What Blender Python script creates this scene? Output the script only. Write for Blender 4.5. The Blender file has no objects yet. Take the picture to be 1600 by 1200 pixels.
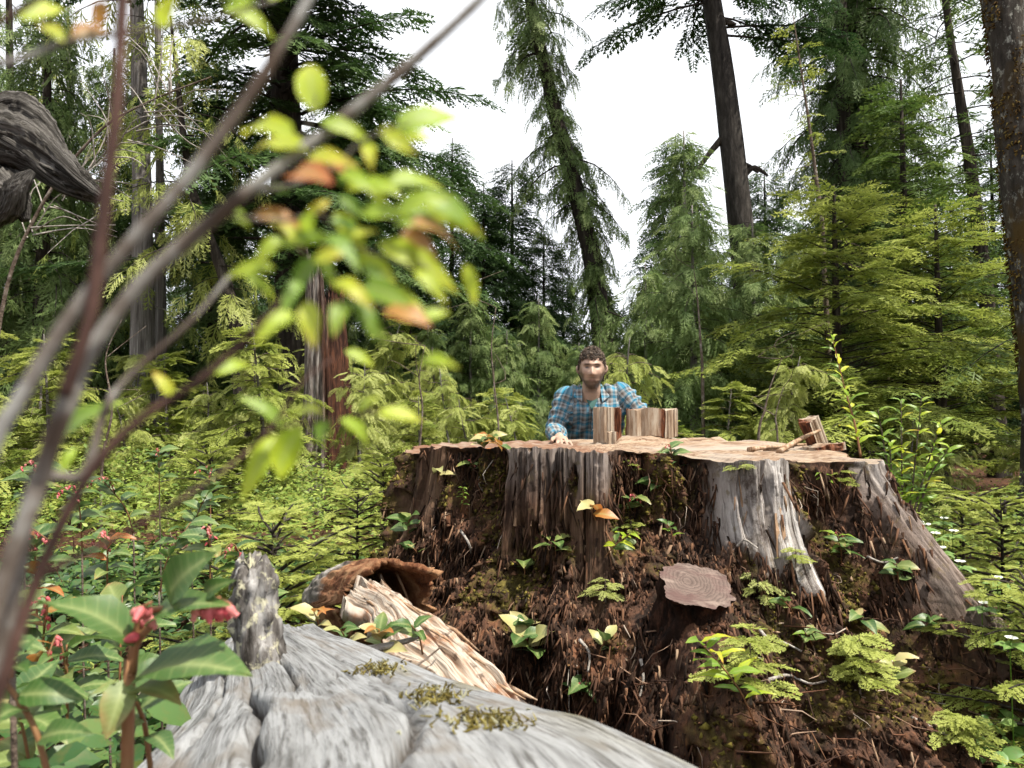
import bpy, math, random
import numpy as np
from mathutils import Vector, Matrix, Quaternion
from mathutils.bvhtree import BVHTree
R = math.radians
scene = bpy.context.scene
COL = scene.collection

# ------------------------------------------------------------------ camera
PITCH = math.atan(55 / 1200.0)
CAMZ = 1.0
cam = bpy.data.cameras.new('camera')
cam.sensor_width = 36; cam.lens = 27
cam.clip_start = 0.02; cam.clip_end = 500
cam.dof.use_dof = True; cam.dof.focus_distance = 3.6; cam.dof.aperture_fstop = 11.0
camo = bpy.data.objects.new('camera', cam); COL.objects.link(camo)
camo.location = (0, 0, CAMZ); camo.rotation_euler = (R(90) + PITCH, 0, 0)
scene.camera = camo

# ------------------------------------------------------------------ sky and sun
SUN_AZ, SUN_EL = R(122), R(62)           # azimuth from +Y, clockwise: high on the right, a little behind the camera
world = bpy.data.worlds.new('World'); scene.world = world; world.use_nodes = True
wn = world.node_tree.nodes; wl = world.node_tree.links; wn.clear()
sky = wn.new('ShaderNodeTexSky'); sky.sky_type = 'NISHITA'; sky.sun_disc = False
sky.sun_elevation = SUN_EL; sky.sun_rotation = SUN_AZ
sky.air_density = 1.0; sky.dust_density = 2.0
wtc = wn.new('ShaderNodeTexCoord')
wno = wn.new('ShaderNodeTexNoise'); wno.inputs['Scale'].default_value = 1.6; wno.inputs['Detail'].default_value = 5
wl.new(wtc.outputs['Generated'], wno.inputs['Vector'])
wr = wn.new('ShaderNodeMapRange'); wr.inputs['From Min'].default_value = .3; wr.inputs['From Max'].default_value = .6
wr.inputs['To Min'].default_value = .72; wr.inputs['To Max'].default_value = .98
wl.new(wno.outputs['Fac'], wr.inputs['Value'])
wm = wn.new('ShaderNodeMix'); wm.data_type = 'RGBA'
wm.inputs['B'].default_value = (7.9, 8.1, 8.4, 1)      # thin bright cloud deck
wl.new(wr.outputs['Result'], wm.inputs['Factor']); wl.new(sky.outputs['Color'], wm.inputs['A'])
wb = wn.new('ShaderNodeBackground'); wb.inputs['Strength'].default_value = 0.1
wl.new(wm.outputs['Result'], wb.inputs['Color'])
wo = wn.new('ShaderNodeOutputWorld'); wl.new(wb.outputs['Background'], wo.inputs['Surface'])
sun = bpy.data.lights.new('sun', 'SUN'); sun.energy = 5.0; sun.angle = R(0.6); sun.color = (1, .94, .83)
suno = bpy.data.objects.new('sun', sun); COL.objects.link(suno)
sdir = Vector((math.sin(SUN_AZ) * math.cos(SUN_EL), math.cos(SUN_AZ) * math.cos(SUN_EL), math.sin(SUN_EL)))
suno.rotation_euler = sdir.to_track_quat('Z', 'Y').to_euler(); suno.location = (6, -4, 12)
vs = scene.view_settings; vs.view_transform = 'Standard'; vs.look = 'None'; vs.exposure = 0.9; vs.gamma = 1.0
vs.use_curve_mapping = False
cy = scene.cycles; cy.max_bounces = 4; cy.diffuse_bounces = 2; cy.transmission_bounces = 3; cy.glossy_bounces = 2
cy.transparent_max_bounces = 4; cy.use_denoising = True; cy.use_adaptive_sampling = True; cy.adaptive_threshold = .04; cy.sample_clamp_indirect = 4
cy.caustics_reflective = False; cy.caustics_refractive = False

# ------------------------------------------------------------------ helpers
rnd = random.Random(7)
rng = np.random.default_rng(7)
FWD = Vector((0, math.cos(PITCH), math.sin(PITCH))); UPV = Vector((0, -math.sin(PITCH), math.cos(PITCH)))
def ray(px, py):
    return FWD + Vector(((px - 800) / 1200, 0, 0)) + UPV * ((600 - py) / 1200)
def P(px, py, d):
    r = ray(px, py); return Vector((0, 0, CAMZ)) + r * (d / r.y)
def px_m(d): return d / 1200.0            # metres covered by one photo pixel at depth d

def smooth(a, b, x):
    t = np.clip((x - a) / (b - a), 0, 1); return t * t * (3 - 2 * t)
def _hash(i, j, k, s):
    n = (i * 73856093) ^ (j * 19349663) ^ (k * 83492791) ^ (s * 2654435761 & 0x7fffffff)
    n = (n ^ (n >> 13)) * 1274126177 & 0x7fffffff
    n = (n ^ (n >> 16)) * 668265263 & 0x7fffffff
    return (n ^ (n >> 15)) % 65536 / 65536.0
def vnoise(x, y, z, s=0):
    x, y, z = np.broadcast_arrays(np.asarray(x, float), np.asarray(y, float), np.asarray(z, float))
    i = np.floor(x).astype(np.int64); j = np.floor(y).astype(np.int64); k = np.floor(z).astype(np.int64)
    u, v, w = x - i, y - j, z - k
    u = u * u * (3 - 2 * u); v = v * v * (3 - 2 * v); w = w * w * (3 - 2 * w)
    def h(a, b, c): return _hash(i + a, j + b, k + c, s)
    a = h(0,0,0) * (1-u) + h(1,0,0) * u; b = h(0,1,0) * (1-u) + h(1,1,0) * u
    c = h(0,0,1) * (1-u) + h(1,0,1) * u; d = h(0,1,1) * (1-u) + h(1,1,1) * u
    return (a * (1-v) + b * v) * (1-w) + (c * (1-v) + d * v) * w
def fbm(x, y, z, o=4, s=0, g=.5):
    t = 0; a = 1; n = 0
    for q in range(o):
        t = t + a * (vnoise(x * 2**q, y * 2**q, z * 2**q, s + q) - .5); n += a; a *= g
    return t / n * 2

def new_mesh(name, V, F, attrs=None, smooth_sh=False):
    V = np.asarray(V, np.float32).reshape(-1, 3)
    me = bpy.data.meshes.new(name)
    if isinstance(F, np.ndarray) and F.ndim == 2:
        n, k = F.shape
        me.vertices.add(len(V)); me.vertices.foreach_set('co', V.ravel())
        me.loops.add(n * k); me.loops.foreach_set('vertex_index', F.astype(np.int32).ravel())
        me.polygons.add(n); me.polygons.foreach_set('loop_start', np.arange(0, n * k, k, dtype=np.int32))
        me.update(calc_edges=True)
    else:
        me.from_pydata(V.tolist(), [], [list(map(int, f)) for f in F]); me.update()
    for kx, vals in (attrs or {}).items():
        a = me.attributes.new(kx, 'FLOAT', 'POINT'); a.data.foreach_set('value', np.asarray(vals, np.float32).ravel())
    if smooth_sh: me.polygons.foreach_set('use_smooth', np.ones(len(me.polygons), bool))
    return me
def link(name, me, mat=None, parent=None):
    o = bpy.data.objects.new(name, me); COL.objects.link(o)
    if mat is not None and me is not None and len(me.materials) == 0: me.materials.append(mat)
    if parent is not None: o.parent = parent
    return o
def tag(o, label=None, cat=None, group=None, kind=None):
    if label: o['label'] = label
    if cat: o['category'] = cat
    if group: o['group'] = group
    if kind: o['kind'] = kind
    return o
def thing(name, label, cat, loc=(0, 0, 0), group=None):
    o = bpy.data.objects.new(name, None); COL.objects.link(o); o.location = loc
    o.empty_display_size = .1
    return tag(o, label, cat, group)

class MB:                                   # mesh collector: arrays of verts, tri/quad faces and one tint attribute
    def __init__(s): s.V = []; s.F = []; s.T = []; s.n = 0
    def add(s, V, F, tint=.5):
        V = np.asarray(V, float).reshape(-1, 3); F = np.asarray(F, int)
        if F.shape[1] == 3: F = np.concatenate([F, F[:, 2:3]], 1)
        s.V.append(V); s.F.append(F + s.n); s.n += len(V)
        s.T.append(np.full(len(V), tint) if np.isscalar(tint) else np.asarray(tint, float))
    def mesh(s, name, smooth_sh=False):
        V = np.concatenate(s.V); F = np.concatenate(s.F); T = np.concatenate(s.T)
        tri = F[:, 2] == F[:, 3]
        if tri.all(): return new_mesh(name, V, F[:, :3], {'tint': T}, smooth_sh)
        if not tri.any(): return new_mesh(name, V, F, {'tint': T}, smooth_sh)
        q = F[~tri]; F3 = np.concatenate([F[tri][:, :3], q[:, [0, 1, 2]], q[:, [0, 2, 3]]])
        return new_mesh(name, V, F3, {'tint': T}, smooth_sh)

def tube(pts, rad, seg=8, cap=True, wob=0, s=0, ridge=0):
    """tapered tube through points; returns V, F (quads)"""
    pts = np.asarray([list(p) for p in pts], float); n = len(pts); rad = np.broadcast_to(np.asarray(rad, float), (n,))
    T = np.gradient(pts, axis=0); T /= np.linalg.norm(T, axis=1, keepdims=True) + 1e-9
    ref = np.array([0, 0, 1.]) if abs(T[0, 2]) < .9 else np.array([1., 0, 0])
    th = np.linspace(0, 2 * math.pi, seg, endpoint=False); ct, st = np.cos(th), np.sin(th); rr = np.repeat(rad[:, None], seg, 1)
    ii = np.arange(n)[:, None] + 0 * ct
    if wob: rr = rr * (1 + wob * fbm(ct * 1.7 + 0 * ii, st * 1.7 + 0 * ii, ii * .35, 3, s))
    if ridge: rr = rr * (1 + ridge * fbm(ct * 6 + 0 * ii, st * 6 + 0 * ii, ii * .12, 2, s + 5))
    Aa, Bb = np.empty((n, 3)), np.empty((n, 3)); rx, ry, rz = ref
    for i in range(n):
        tx, ty, tz = T[i]; ax_, ay_, az_ = ry * tz - rz * ty, rz * tx - rx * tz, rx * ty - ry * tx
        q = 1 / (math.sqrt(ax_ * ax_ + ay_ * ay_ + az_ * az_) + 1e-9); ax_ *= q; ay_ *= q; az_ *= q
        rx, ry, rz = ty * az_ - tz * ay_, tz * ax_ - tx * az_, tx * ay_ - ty * ax_
        Aa[i] = ax_, ay_, az_; Bb[i] = rx, ry, rz
    V = (pts[:, None] + (ct * rr)[..., None] * Aa[:, None] + (st * rr)[..., None] * Bb[:, None]).reshape(-1, 3); F = []
    k = np.arange(seg); k2 = (k + 1) % seg
    for i in range(n - 1):
        F.append(np.stack([i * seg + k, i * seg + k2, (i + 1) * seg + k2, (i + 1) * seg + k], 1))
    F = np.concatenate(F)
    if cap:
        c0 = len(V); V = np.concatenate([V, pts[:1], pts[-1:]])
        F = np.concatenate([F, np.stack([np.full(seg, c0), k2, k, k], 1),
                            np.stack([np.full(seg, c0 + 1), (n-1)*seg + k, (n-1)*seg + k2, (n-1)*seg + k2], 1)])
    return V, F
def spline(pts, n):
    """Catmull-Rom resample to n points (extra columns interpolate too)"""
    p = np.asarray([list(q) for q in pts], float); m = len(p)
    t = np.linspace(0, m - 1, n); i = np.clip(t.astype(int), 0, m - 2); f = (t - i)[:, None]
    g = lambda k: p[np.clip(k, 0, m - 1)]
    a, b, c, d = g(i - 1), g(i), g(i + 1), g(i + 2)
    return .5 * (2*b + (c - a)*f + (2*a - 5*b + 4*c - d)*f**2 + (3*b - a - 3*c + d)*f**3)

# ------------------------------------------------------------------ materials
class Mat:
    def __init__(s, name, rough=.8, spec=.3):
        s.m = bpy.data.materials.new(name); s.m.use_nodes = True; s.nt = s.m.node_tree
        s.b = s.nt.nodes['Principled BSDF']; s.out = s.nt.nodes['Material Output']
        s.b.inputs['Roughness'].default_value = rough; s.b.inputs['Specular IOR Level'].default_value = spec
        s.tc = None
    def n(s, t, **kw):
        x = s.nt.nodes.new(t)
        for k, v in kw.items(): setattr(x, k, v)
        return x
    def l(s, a, b): s.nt.links.new(a, b); return a
    def put(s, sock, v):
        if isinstance(v, bpy.types.NodeSocket): s.l(v, sock)
        elif isinstance(v, tuple) and len(v) == 3: sock.default_value = (*v, 1)
        else: sock.default_value = v
    def coord(s, scale=(1, 1, 1), kind='Object'):
        if s.tc is None: s.tc = s.n('ShaderNodeTexCoord')
        mp = s.n('ShaderNodeMapping'); mp.inputs['Scale'].default_value = scale
        s.l(s.tc.outputs[kind], mp.inputs['Vector']); return mp.outputs['Vector']
    def noise(s, scale=5, detail=4, stretch=(1, 1, 1), rough=.6, dist=0, kind='Object'):
        x = s.n('ShaderNodeTexNoise'); x.inputs['Scale'].default_value = scale; x.inputs['Detail'].default_value = detail
        x.inputs['Roughness'].default_value = rough; x.inputs['Distortion'].default_value = dist
        s.l(s.coord(stretch, kind), x.inputs['Vector']); return x.outputs['Fac']
    def attr(s, name):
        x = s.n('ShaderNodeAttribute'); x.attribute_name = name; return x.outputs['Fac']
    def rand(s): return s.n('ShaderNodeObjectInfo').outputs['Random']
    def ramp(s, fac, stops, interp='LINEAR'):
        x = s.n('ShaderNodeValToRGB'); e = x.color_ramp.elements; x.color_ramp.interpolation = interp
        while len(e) < len(stops): e.new(.5)
        for q, (p, c) in zip(e, stops):
            q.position = p; q.color = (*c, 1) if isinstance(c, tuple) else (c, c, c, 1)
        s.put(x.inputs['Fac'], fac); return x.outputs['Color']
    def mix(s, f, a, b, bt='MIX'):
        x = s.n('ShaderNodeMix', data_type='RGBA', blend_type=bt)
        s.put(x.inputs['Factor'], f); s.put(x.inputs['A'], a); s.put(x.inputs['B'], b); return x.outputs['Result']
    def math(s, op, a, b=0.0, clamp=False):
        x = s.n('ShaderNodeMath', operation=op); x.use_clamp = clamp; s.put(x.inputs[0], a); s.put(x.inputs[1], b); return x.outputs[0]
    def bump(s, h, strength=.5, dist=.01):
        x = s.n('ShaderNodeBump'); x.inputs['Strength'].default_value = strength; x.inputs['Distance'].default_value = dist
        s.l(h, x.inputs['Height']); s.l(x.outputs['Normal'], s.b.inputs['Normal']); return x
    def color(s, c): s.put(s.b.inputs['Base Color'], c); s.c = c; return s
    def translucent(s, fac, c=None):
        t = s.n('ShaderNodeBsdfTranslucent'); s.put(t.inputs['Color'], c if c is not None else s.c)
        x = s.n('ShaderNodeMixShader'); x.inputs[0].default_value = fac
        s.l(s.b.outputs[0], x.inputs[1]); s.l(t.outputs[0], x.inputs[2]); s.l(x.outputs[0], s.out.inputs['Surface']); return s

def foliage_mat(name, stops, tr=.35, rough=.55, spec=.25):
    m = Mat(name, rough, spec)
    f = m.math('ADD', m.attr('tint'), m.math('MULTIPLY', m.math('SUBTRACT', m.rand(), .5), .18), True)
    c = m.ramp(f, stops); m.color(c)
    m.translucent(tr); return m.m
def leaf_mat(name, stops, tr=.35, rough=.38, spec=.45, vein=True):
    m = Mat(name, rough, spec)
    f = m.math('ADD', m.math('MULTIPLY', m.attr('tint'), .55), m.math('MULTIPLY', m.rand(), .45), True)
    c = m.ramp(f, stops)
    nz = m.noise(60, 3)
    c = m.mix(m.ramp(nz, [(.5, 0.), (.75, .4)]), c, (.16, .11, .03)); c = m.mix(m.ramp(m.noise(25, 5), [(.66, 0.), (.7, .75)]), c, (.10, .05, .02)); c = m.mix(m.math('MULTIPLY', m.math('POWER', m.attr('rib'), 5.0), .45), c, (.40, .44, .18))
    fr_ = m.math('FRACT', m.math('MULTIPLY', m.math('SUBTRACT', m.attr('lx'), m.math('MULTIPLY', m.attr('ly'), .55)), 9.0))
    vn = m.math('LESS_THAN', m.math('ABSOLUTE', m.math('SUBTRACT', fr_, .5)), .07)
    c = m.mix(m.math('MULTIPLY', vn, .16), c, (.34, .40, .16))
    m.color(c); m.bump(m.noise(120, 2), .15, .002); m.translucent(tr); return m.m

MT = {}
MT['hemlock_dark'] = foliage_mat('hemlock_dark', [(0, (.018, .042, .014)), (.45, (.048, .092, .026)), (.8, (.09, .15, .04)), (1, (.15, .21, .06))], .35)
MT['hemlock_mid'] = foliage_mat('hemlock_mid', [(0, (.024, .05, .013)), (.45, (.075, .125, .026)), (.8, (.14, .19, .04)), (1, (.22, .27, .06))], .4)
MT['hemlock_light'] = foliage_mat('hemlock_light', [(0, (.045, .08, .015)), (.45, (.15, .205, .034)), (.8, (.27, .31, .06)), (1, (.39, .43, .11))], .45)
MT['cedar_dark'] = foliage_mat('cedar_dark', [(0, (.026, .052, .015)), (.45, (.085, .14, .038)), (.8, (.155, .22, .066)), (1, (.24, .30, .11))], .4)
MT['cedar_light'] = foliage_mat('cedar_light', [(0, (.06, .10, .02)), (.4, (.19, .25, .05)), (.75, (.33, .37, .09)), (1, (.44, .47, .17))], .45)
MT['shrub'] = foliage_mat('shrub', [(0, (.025, .055, .012)), (.4, (.10, .17, .028)), (.75, (.22, .30, .05)), (1, (.35, .41, .09))], .45, .5, .3)
MT['salal'] = leaf_mat('salal', [(0, (.014, .04, .014)), (.3, (.032, .085, .022)), (.55, (.075, .14, .034)), (.74, (.15, .19, .05)), (.86, (.26, .20, .07)), (.94, (.24, .09, .045)), (1, (.26, .05, .045))], .25, .4, .4)
MT['salal_new'] = leaf_mat('salal_new', [(0, (.022, .07, .014)), (.5, (.048, .115, .024)), (1, (.10, .17, .038))], .35, .36, .4)
MT['salal_pale'] = leaf_mat('salal_pale', [(0, (.25, .3, .1)), (.5, (.4, .36, .15)), (1, (.55, .45, .24))], .3)
MT['leaf_orange'] = leaf_mat('leaf_orange', [(0, (.3, .16, .03)), (.5, (.42, .17, .04)), (1, (.4, .09, .04))], .4)
MT['leaf_lime'] = leaf_mat('leaf_lime', [(0, (.16, .30, .02)), (.35, (.32, .46, .025)), (.65, (.52, .58, .035)), (.85, (.62, .46, .05)), (1, (.50, .17, .06))], .5)
MT['leaf_green'] = leaf_mat('leaf_green', [(0, (.08, .20, .025)), (.5, (.17, .31, .03)), (1, (.32, .44, .04))], .5)
MT['bunch'] = leaf_mat('bunchberry_leaf', [(0, (.05, .14, .03)), (.5, (.12, .23, .05)), (1, (.22, .32, .08))], .3)

def bark_mat(name, c1, c2, c3, stretch=(6, 6, .9), scale=3, lichen=None, moss=None, bs=.9):
    m = Mat(name, .9, .15)
    a = m.noise(scale, 6, stretch, .65); c = m.ramp(a, [(.3, c1), (.52, c2), (.72, c3)])
    if lichen: c = m.mix(m.ramp(m.noise(16, 7, (1, 1, .6), .7), [(.55, 0.), (.64, 1.)]), c, lichen)
    if moss: c = m.mix(m.ramp(m.noise(2.2, 5, (1, 1, .5)), [(.5, 0.), (.62, 1.)]), c, moss)
    m.color(c); m.bump(a, bs, .03); return m.m
MT['bark_dark'] = bark_mat('bark_dark', (.012, .01, .008), (.04, .032, .026), (.1, .085, .07))
MT['bark_grey'] = bark_mat('bark_grey', (.06, .052, .046), (.17, .155, .14), (.36, .34, .32), (9, 9, .35))
MT['bark_hemlock'] = bark_mat('bark_hemlock', (.012, .010, .009), (.034, .029, .025), (.075, .066, .058), (5, 5, 1.1), 3)
MT['bark_mossy'] = bark_mat('bark_mossy', (.014, .012, .009), (.04, .034, .028), (.09, .078, .065), (5, 5, 1.2), 3, (.24, .24, .21), (.06, .038, .012))
MT['bark_cedar'] = bark_mat('bark_cedar', (.03, .018, .013), (.09, .065, .05), (.2, .165, .14), (9, 9, .4))
MT['twig'] = bark_mat('twig', (.05, .035, .025), (.12, .09, .07), (.25, .22, .19), (3, 3, 3), 6)
MT['deadtwig'] = bark_mat('deadtwig', (.14, .12, .1), (.3, .27, .24), (.45, .43, .4), (3, 3, 3), 6)
# ------------------------------------------------------------------ ground
SC = np.array([0.42, 3.35])                 # stump centre
def ground_z(x, y):
    x = np.asarray(x, float); y = np.asarray(y, float)
    z = .36 * (1 - smooth(.7, 1.9, y)) * (1 - smooth(.3, 1.3, x))
    z = z + .16 * smooth(0.1, -1.6, x) * smooth(1.2, 2.6, y) * (1 - smooth(4, 8, y))
    z = z - .27 * smooth(3.8, 4.6, y) * (1 - smooth(7, 13, y)) * smooth(-1.2, .2, x)
    z = z + .22 * smooth(1.6, 3.2, x) * (1 - smooth(3, 7, y))
    z = z + .10 * fbm(x * .5, y * .5, 0 * x, 4, 3) + .03 * fbm(x * 3, y * 3, 0 * x, 3, 9)
    z = z + .9 * smooth(14, 45, y) + 14 * smooth(60, 200, np.hypot(x, y))
    return z
def axis_grid(lo, hi, fine_lo, fine_hi, step):
    a = np.arange(fine_lo, fine_hi, step); up = [fine_hi]; d = step
    while up[-1] < hi: d *= 1.18; up.append(up[-1] + d)
    dn = [fine_lo]; d = step
    while dn[-1] > lo: d *= 1.18; dn.append(dn[-1] - d)
    return np.concatenate([dn[1:][::-1], a, up])
gx = axis_grid(-220, 220, -4, 4, .07); gy = axis_grid(-60, 260, -.5, 7, .07)
X, Y = np.meshgrid(gx, gy); nx, ny = len(gx), len(gy)
Z = ground_z(X, Y)
idx = np.arange(nx * ny).reshape(ny, nx)
F = np.stack([idx[:-1, :-1], idx[:-1, 1:], idx[1:, 1:], idx[1:, :-1]], -1).reshape(-1, 4)
m = Mat('forest_soil', .95, .1)
a = m.noise(9, 8, rough=.7); b = m.noise(60, 4)
c = m.ramp(a, [(.3, (.012, .008, .006)), (.5, (.05, .026, .016)), (.65, (.11, .05, .026)), (.8, (.07, .055, .02))])
c = m.mix(m.ramp(b, [(.5, 0.), (.7, .6)]), c, (.16, .085, .045))
m.color(c); m.bump(b, .9, .02)
tag(link('ground', new_mesh('ground', np.stack([X, Y, Z], -1), F, None, True), m.m), kind='structure')

# ------------------------------------------------------------------ the great cedar stump
def tab(pairs, v):
    a = np.array(pairs, float); return np.interp(v, a[:, 0], a[:, 1])
T_R = [(-180,1.0),(-140,.98),(-110,.9),(-90,.86),(-72,.89),(-60,.88),(-49,.86),(-45,.80),(-36,.79),(-31,.88),(-28.5,.935),(-22,.945),(-18.5,.935),
       (-18,.91),(-17,.91),(-16.5,.94),(-8,.945),(-6.5,.9),(-5,.84),(2,.80),(9,.82),(12.5,.90),(14.5,1.01),(18,1.045),(21.5,1.05),(25,1.045),(26.5,1.0),
       (28,.9),(33,.86),(41,.88),(44,.98),(46,1.08),(49,1.11),(52,1.10),(55,1.02),(60,.95),(90,.92),(140,.98),(180,1.0)]
T_FL = [(-180,.25),(-110,.12),(-90,.10),(-67,.2),(-50,.36),(-30,.5),(-10,.6),(5,.66),(20,.64),(35,.7),(46,.72),(50,.76),(56,.7),(75,.42),(110,.3),(180,.25)]
T_P = [(-180,1.8),(-67,1.6),(-45,1.6),(-30,2.6),(-18,2.9),(-7,2.5),(0,1.7),(10,1.7),(15,2.3),(22,2.2),(25,1.8),(30,2.2),(42,2.0),(47,1.25),(52,1.2),(60,1.4),(180,1.8)]
T_ZT = [(-180,.885),(-120,.88),(-80,.862),(-66,.862),(-58,.895),(-45,.90),(-30,.905),(-8,.903),(0,.89),(8,.882),(15,.872),(26,.866),(40,.858),(49,.85),(60,.86),(100,.88),(180,.885)]
def stump_surface(ph, t):
    """ph degrees, t 0..1 (base..rim) arrays -> xyz and masks"""
    e = 2.2 * fbm(ph * .10, t * 3, 0 * t, 3, 11)           # wandering edges of the sound wood
    q = ph + e
    wA = smooth(-30, -28, q) * (1 - smooth(-7.5, -6, q)) * smooth(.50, .70, t + .26 * fbm(ph * .16, t * 2.5, 0 * t, 4, 12) + .10 * np.exp(-((ph + 9) / 5) ** 2))
    wL = smooth(-75, -70, q) * (1 - smooth(-53, -48, q)) * smooth(.5, .62, t + .3 * fbm(ph * .15, t * 2.5, 0 * t, 4, 13))
    wB = smooth(12.5, 14.5, q) * (1 - smooth(25.6, 27, q)) * smooth(.62, .70, t + .2 * fbm(ph * .2, t * 2.5, 0 * t, 4, 14) + .14 * smooth(21, 25, ph))
    wC = smooth(45.5, 47.5, q) * (1 - smooth(51.5, 54, q)) * smooth(.22, .42, t + .25 * fbm(ph * .4, t * 2, 0 * t, 3, 15))
    hole = smooth(.16, .34, fbm(ph * .22, t * 4.5, 0 * t, 4, 17)); wA = wA * (1 - .95 * hole); wL = wL * (1 - hole); wC = wC * (1 - .6 * hole)
    wBk = (smooth(62, 75, ph) + (1 - smooth(-110, -90, ph))).clip(0, 1)
    wood = np.clip(wA + wL + wB + wC + wBk, 0, 1)
    r = tab(T_R, ph); r = r * 1.0
    rs = tab(T_R, np.round(ph / 9) * 9)
    blend = smooth(.15, .85, t)
    r_low = .93 + .03 * np.sin(np.radians(ph * 5))
    r = r_low * (1 - blend) + r * blend
    # buttress ridges keep on running down to the ground
    r = r + (.13 * wB + .17 * np.exp(-((ph - 49.5 - 2 * (1 - t)) / 3.6) ** 2)) * (1 - blend)
    r = r + tab(T_FL, ph) * (1 - t) ** tab(T_P, ph)
    r = r + .33 * np.exp(-((ph - 3.3) / 6.5) ** 2) * smooth(.67, .49, t + .08 * fbm(ph * .3, t * 4, 0 * t, 3, 16)) * smooth(-.2, .3, t) * (1 - .35 * smooth(.45, 0, t))
    # ledge of rotten humus swelling out from the foot of the panels
    rot = 1 - wood
    r = r + .10 * rot * np.exp(-((t - .42) / .2) ** 2) * smooth(-50, -30, ph) * (1 - smooth(30, 45, ph))
    a = np.radians(ph); bx = SC[0] + np.sin(a) * r; by = SC[1] - np.cos(a) * r
    zb = -.06
    z = zb + (tab(T_ZT, ph) - zb) * t
    # relief
    n1 = fbm(bx * 5, by * 5, z * 2.4, 4, 21); n2 = fbm(bx * 17, by * 17, z * 6, 4, 22); n3 = fbm(bx * 70, by * 70, z * 20, 3, 23)
    bil = np.abs(fbm(bx * 9, by * 9, z * 3.5, 4, 24))
    rotd = .13 * n1 + .10 * n2 + .030 * n3 - .22 * np.clip(.2 - bil, 0, 1)
    g = fbm(ph * .9, t * 1.2, 0 * t, 4, 25); g2 = fbm(ph * 4.5, t * 2.2, 0 * t, 3, 26)
    crack = -np.clip(.10 - np.abs(fbm(ph * .55, t * .6, 0 * t, 3, 27)), 0, .1) * .30
    gl = fbm(ph * .22, t * .8, 0 * t, 3, 38)
    flk = np.floor(vnoise(ph * .55, t * 5 + 1.5 * fbm(ph * .4, t, 0 * t, 2, 19), 0 * t, 18) * 5) / 5
    woodd = .022 * (flk - .4) + .05 * gl + .014 * g + .008 * g2 + .006 * fbm(ph * .8, t * 14, 0 * t, 3, 39) + crack * 1.7 + wC * (.05 * np.abs(fbm(ph * .9 + 1.2 * fbm(t * 3, ph * .05, 0 * t, 2, 36), t * .8, 0 * t, 3, 37)) - .012)
    fade = smooth(1.0, .97, t) * .8 + .2
    d = (rotd * rot * fade + woodd * wood)
    bx = bx + np.sin(a) * d; by = by - np.cos(a) * d
    z = z + rot * .03 * fbm(bx * 14, by * 14, z * 14, 3, 28) * smooth(1, .97, t) + .012 * fbm(ph * .35, 0 * t, 0 * t, 3, 29) * t + wood * .005 * fbm(ph * 1.6, 0 * t, 0 * t, 3, 35) * smooth(.9, 1, t)
    moss = np.clip(fbm(bx * 4, by * 4, z * 4, 4, 31) * 2.4 - .02 + .55 * smooth(27, 31, ph) * (1 - smooth(41, 45, ph)) * smooth(.35, .6, t)
                   + .5 * np.exp(-((ph - 3) / 6) ** 2) * np.exp(-((t - .38) / .18) ** 2) + .2 * np.exp(-((ph + 12) / 9) ** 2) * np.exp(-((t - .42) / .1) ** 2), 0, 1)
    moss = moss * np.clip(1 - wood * .9, 0, 1) * smooth(.02, .2, t)
    silver = np.clip(wB * (.55 + .4 * smooth(19, 23, ph)) + wC * (.16 + .45 * smooth(.78, 1, t)) + wA * .26 * smooth(.8, 1, t) + wL * .0, 0, 1)
    return np.stack([bx, by, z], -1), wood, silver, moss, rot
ph = np.concatenate([np.linspace(-180, -96, 45, endpoint=False), np.linspace(-96, 78, 640), np.linspace(79, 180, 55)[:-1]])
tt = np.concatenate([np.linspace(0, .12, 26, endpoint=False), np.linspace(.12, 1, 205)])
PH, TT = np.meshgrid(ph, tt)
SV, wood, silver, moss, rot = stump_surface(PH, TT)
nr, nc = PH.shape
idx = np.arange(nr * nc).reshape(nr, nc); nxt = np.roll(idx, -1, 1)
SF = np.stack([idx[:-1], nxt[:-1], nxt[1:], idx[1:]], -1).reshape(-1, 4)
m = Mat('stump_wood', .9, .15)
uvp = m.n('ShaderNodeAttribute'); uvp.attribute_name = 'phi'
cx = m.n('ShaderNodeCombineXYZ'); m.l(uvp.outputs['Fac'], cx.inputs[0]); m.l(m.attr('tv'), cx.inputs[1])
def gnoise(sc, det, sx, sy):
    mp = m.n('ShaderNodeMapping'); mp.inputs['Scale'].default_value = (sx, sy, 1); m.l(cx.outputs[0], mp.inputs['Vector'])
    x = m.n('ShaderNodeTexNoise'); x.inputs['Scale'].default_value = sc; x.inputs['Detail'].default_value = det; x.inputs['Roughness'].default_value = .65
    m.l(mp.outputs[0], x.inputs['Vector']); return x.outputs['Fac']
gr = m.math('ADD', m.math('MULTIPLY', gnoise(1, 6, .8, 2.2), .6), m.math('MULTIPLY', gnoise(1, 5, .16, 2.6), .4)); gr2 = gnoise(1, 5, 2.6, 4)
ws = m.ramp(gr, [(.32, (.018, .009, .006)), (.45, (.07, .036, .022)), (.57, (.145, .088, .058)), (.66, (.075, .037, .022)), (.76, (.03, .015, .010))])
sv = m.ramp(gr, [(.3, (.11, .085, .07)), (.43, (.32, .29, .265)), (.56, (.58, .56, .54)), (.64, (.36, .31, .27)), (.74, (.22, .12, .06))])
woodc = m.mix(m.math('POWER', m.attr('silver'), .8), ws, sv)
woodc = m.mix(m.ramp(gr2, [(.36, .9), (.52, 0.)]), woodc, (.028, .017, .012))
woodc = m.mix(m.ramp(m.noise(30, 5), [(.58, 0.), (.68, .6)]), woodc, (.12, .09, .04)); woodc = m.mix(m.ramp(m.noise(6, 7, rough=.75), [(.52, 0.), (.62, .8)]), woodc, (.035, .02, .014))
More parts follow.
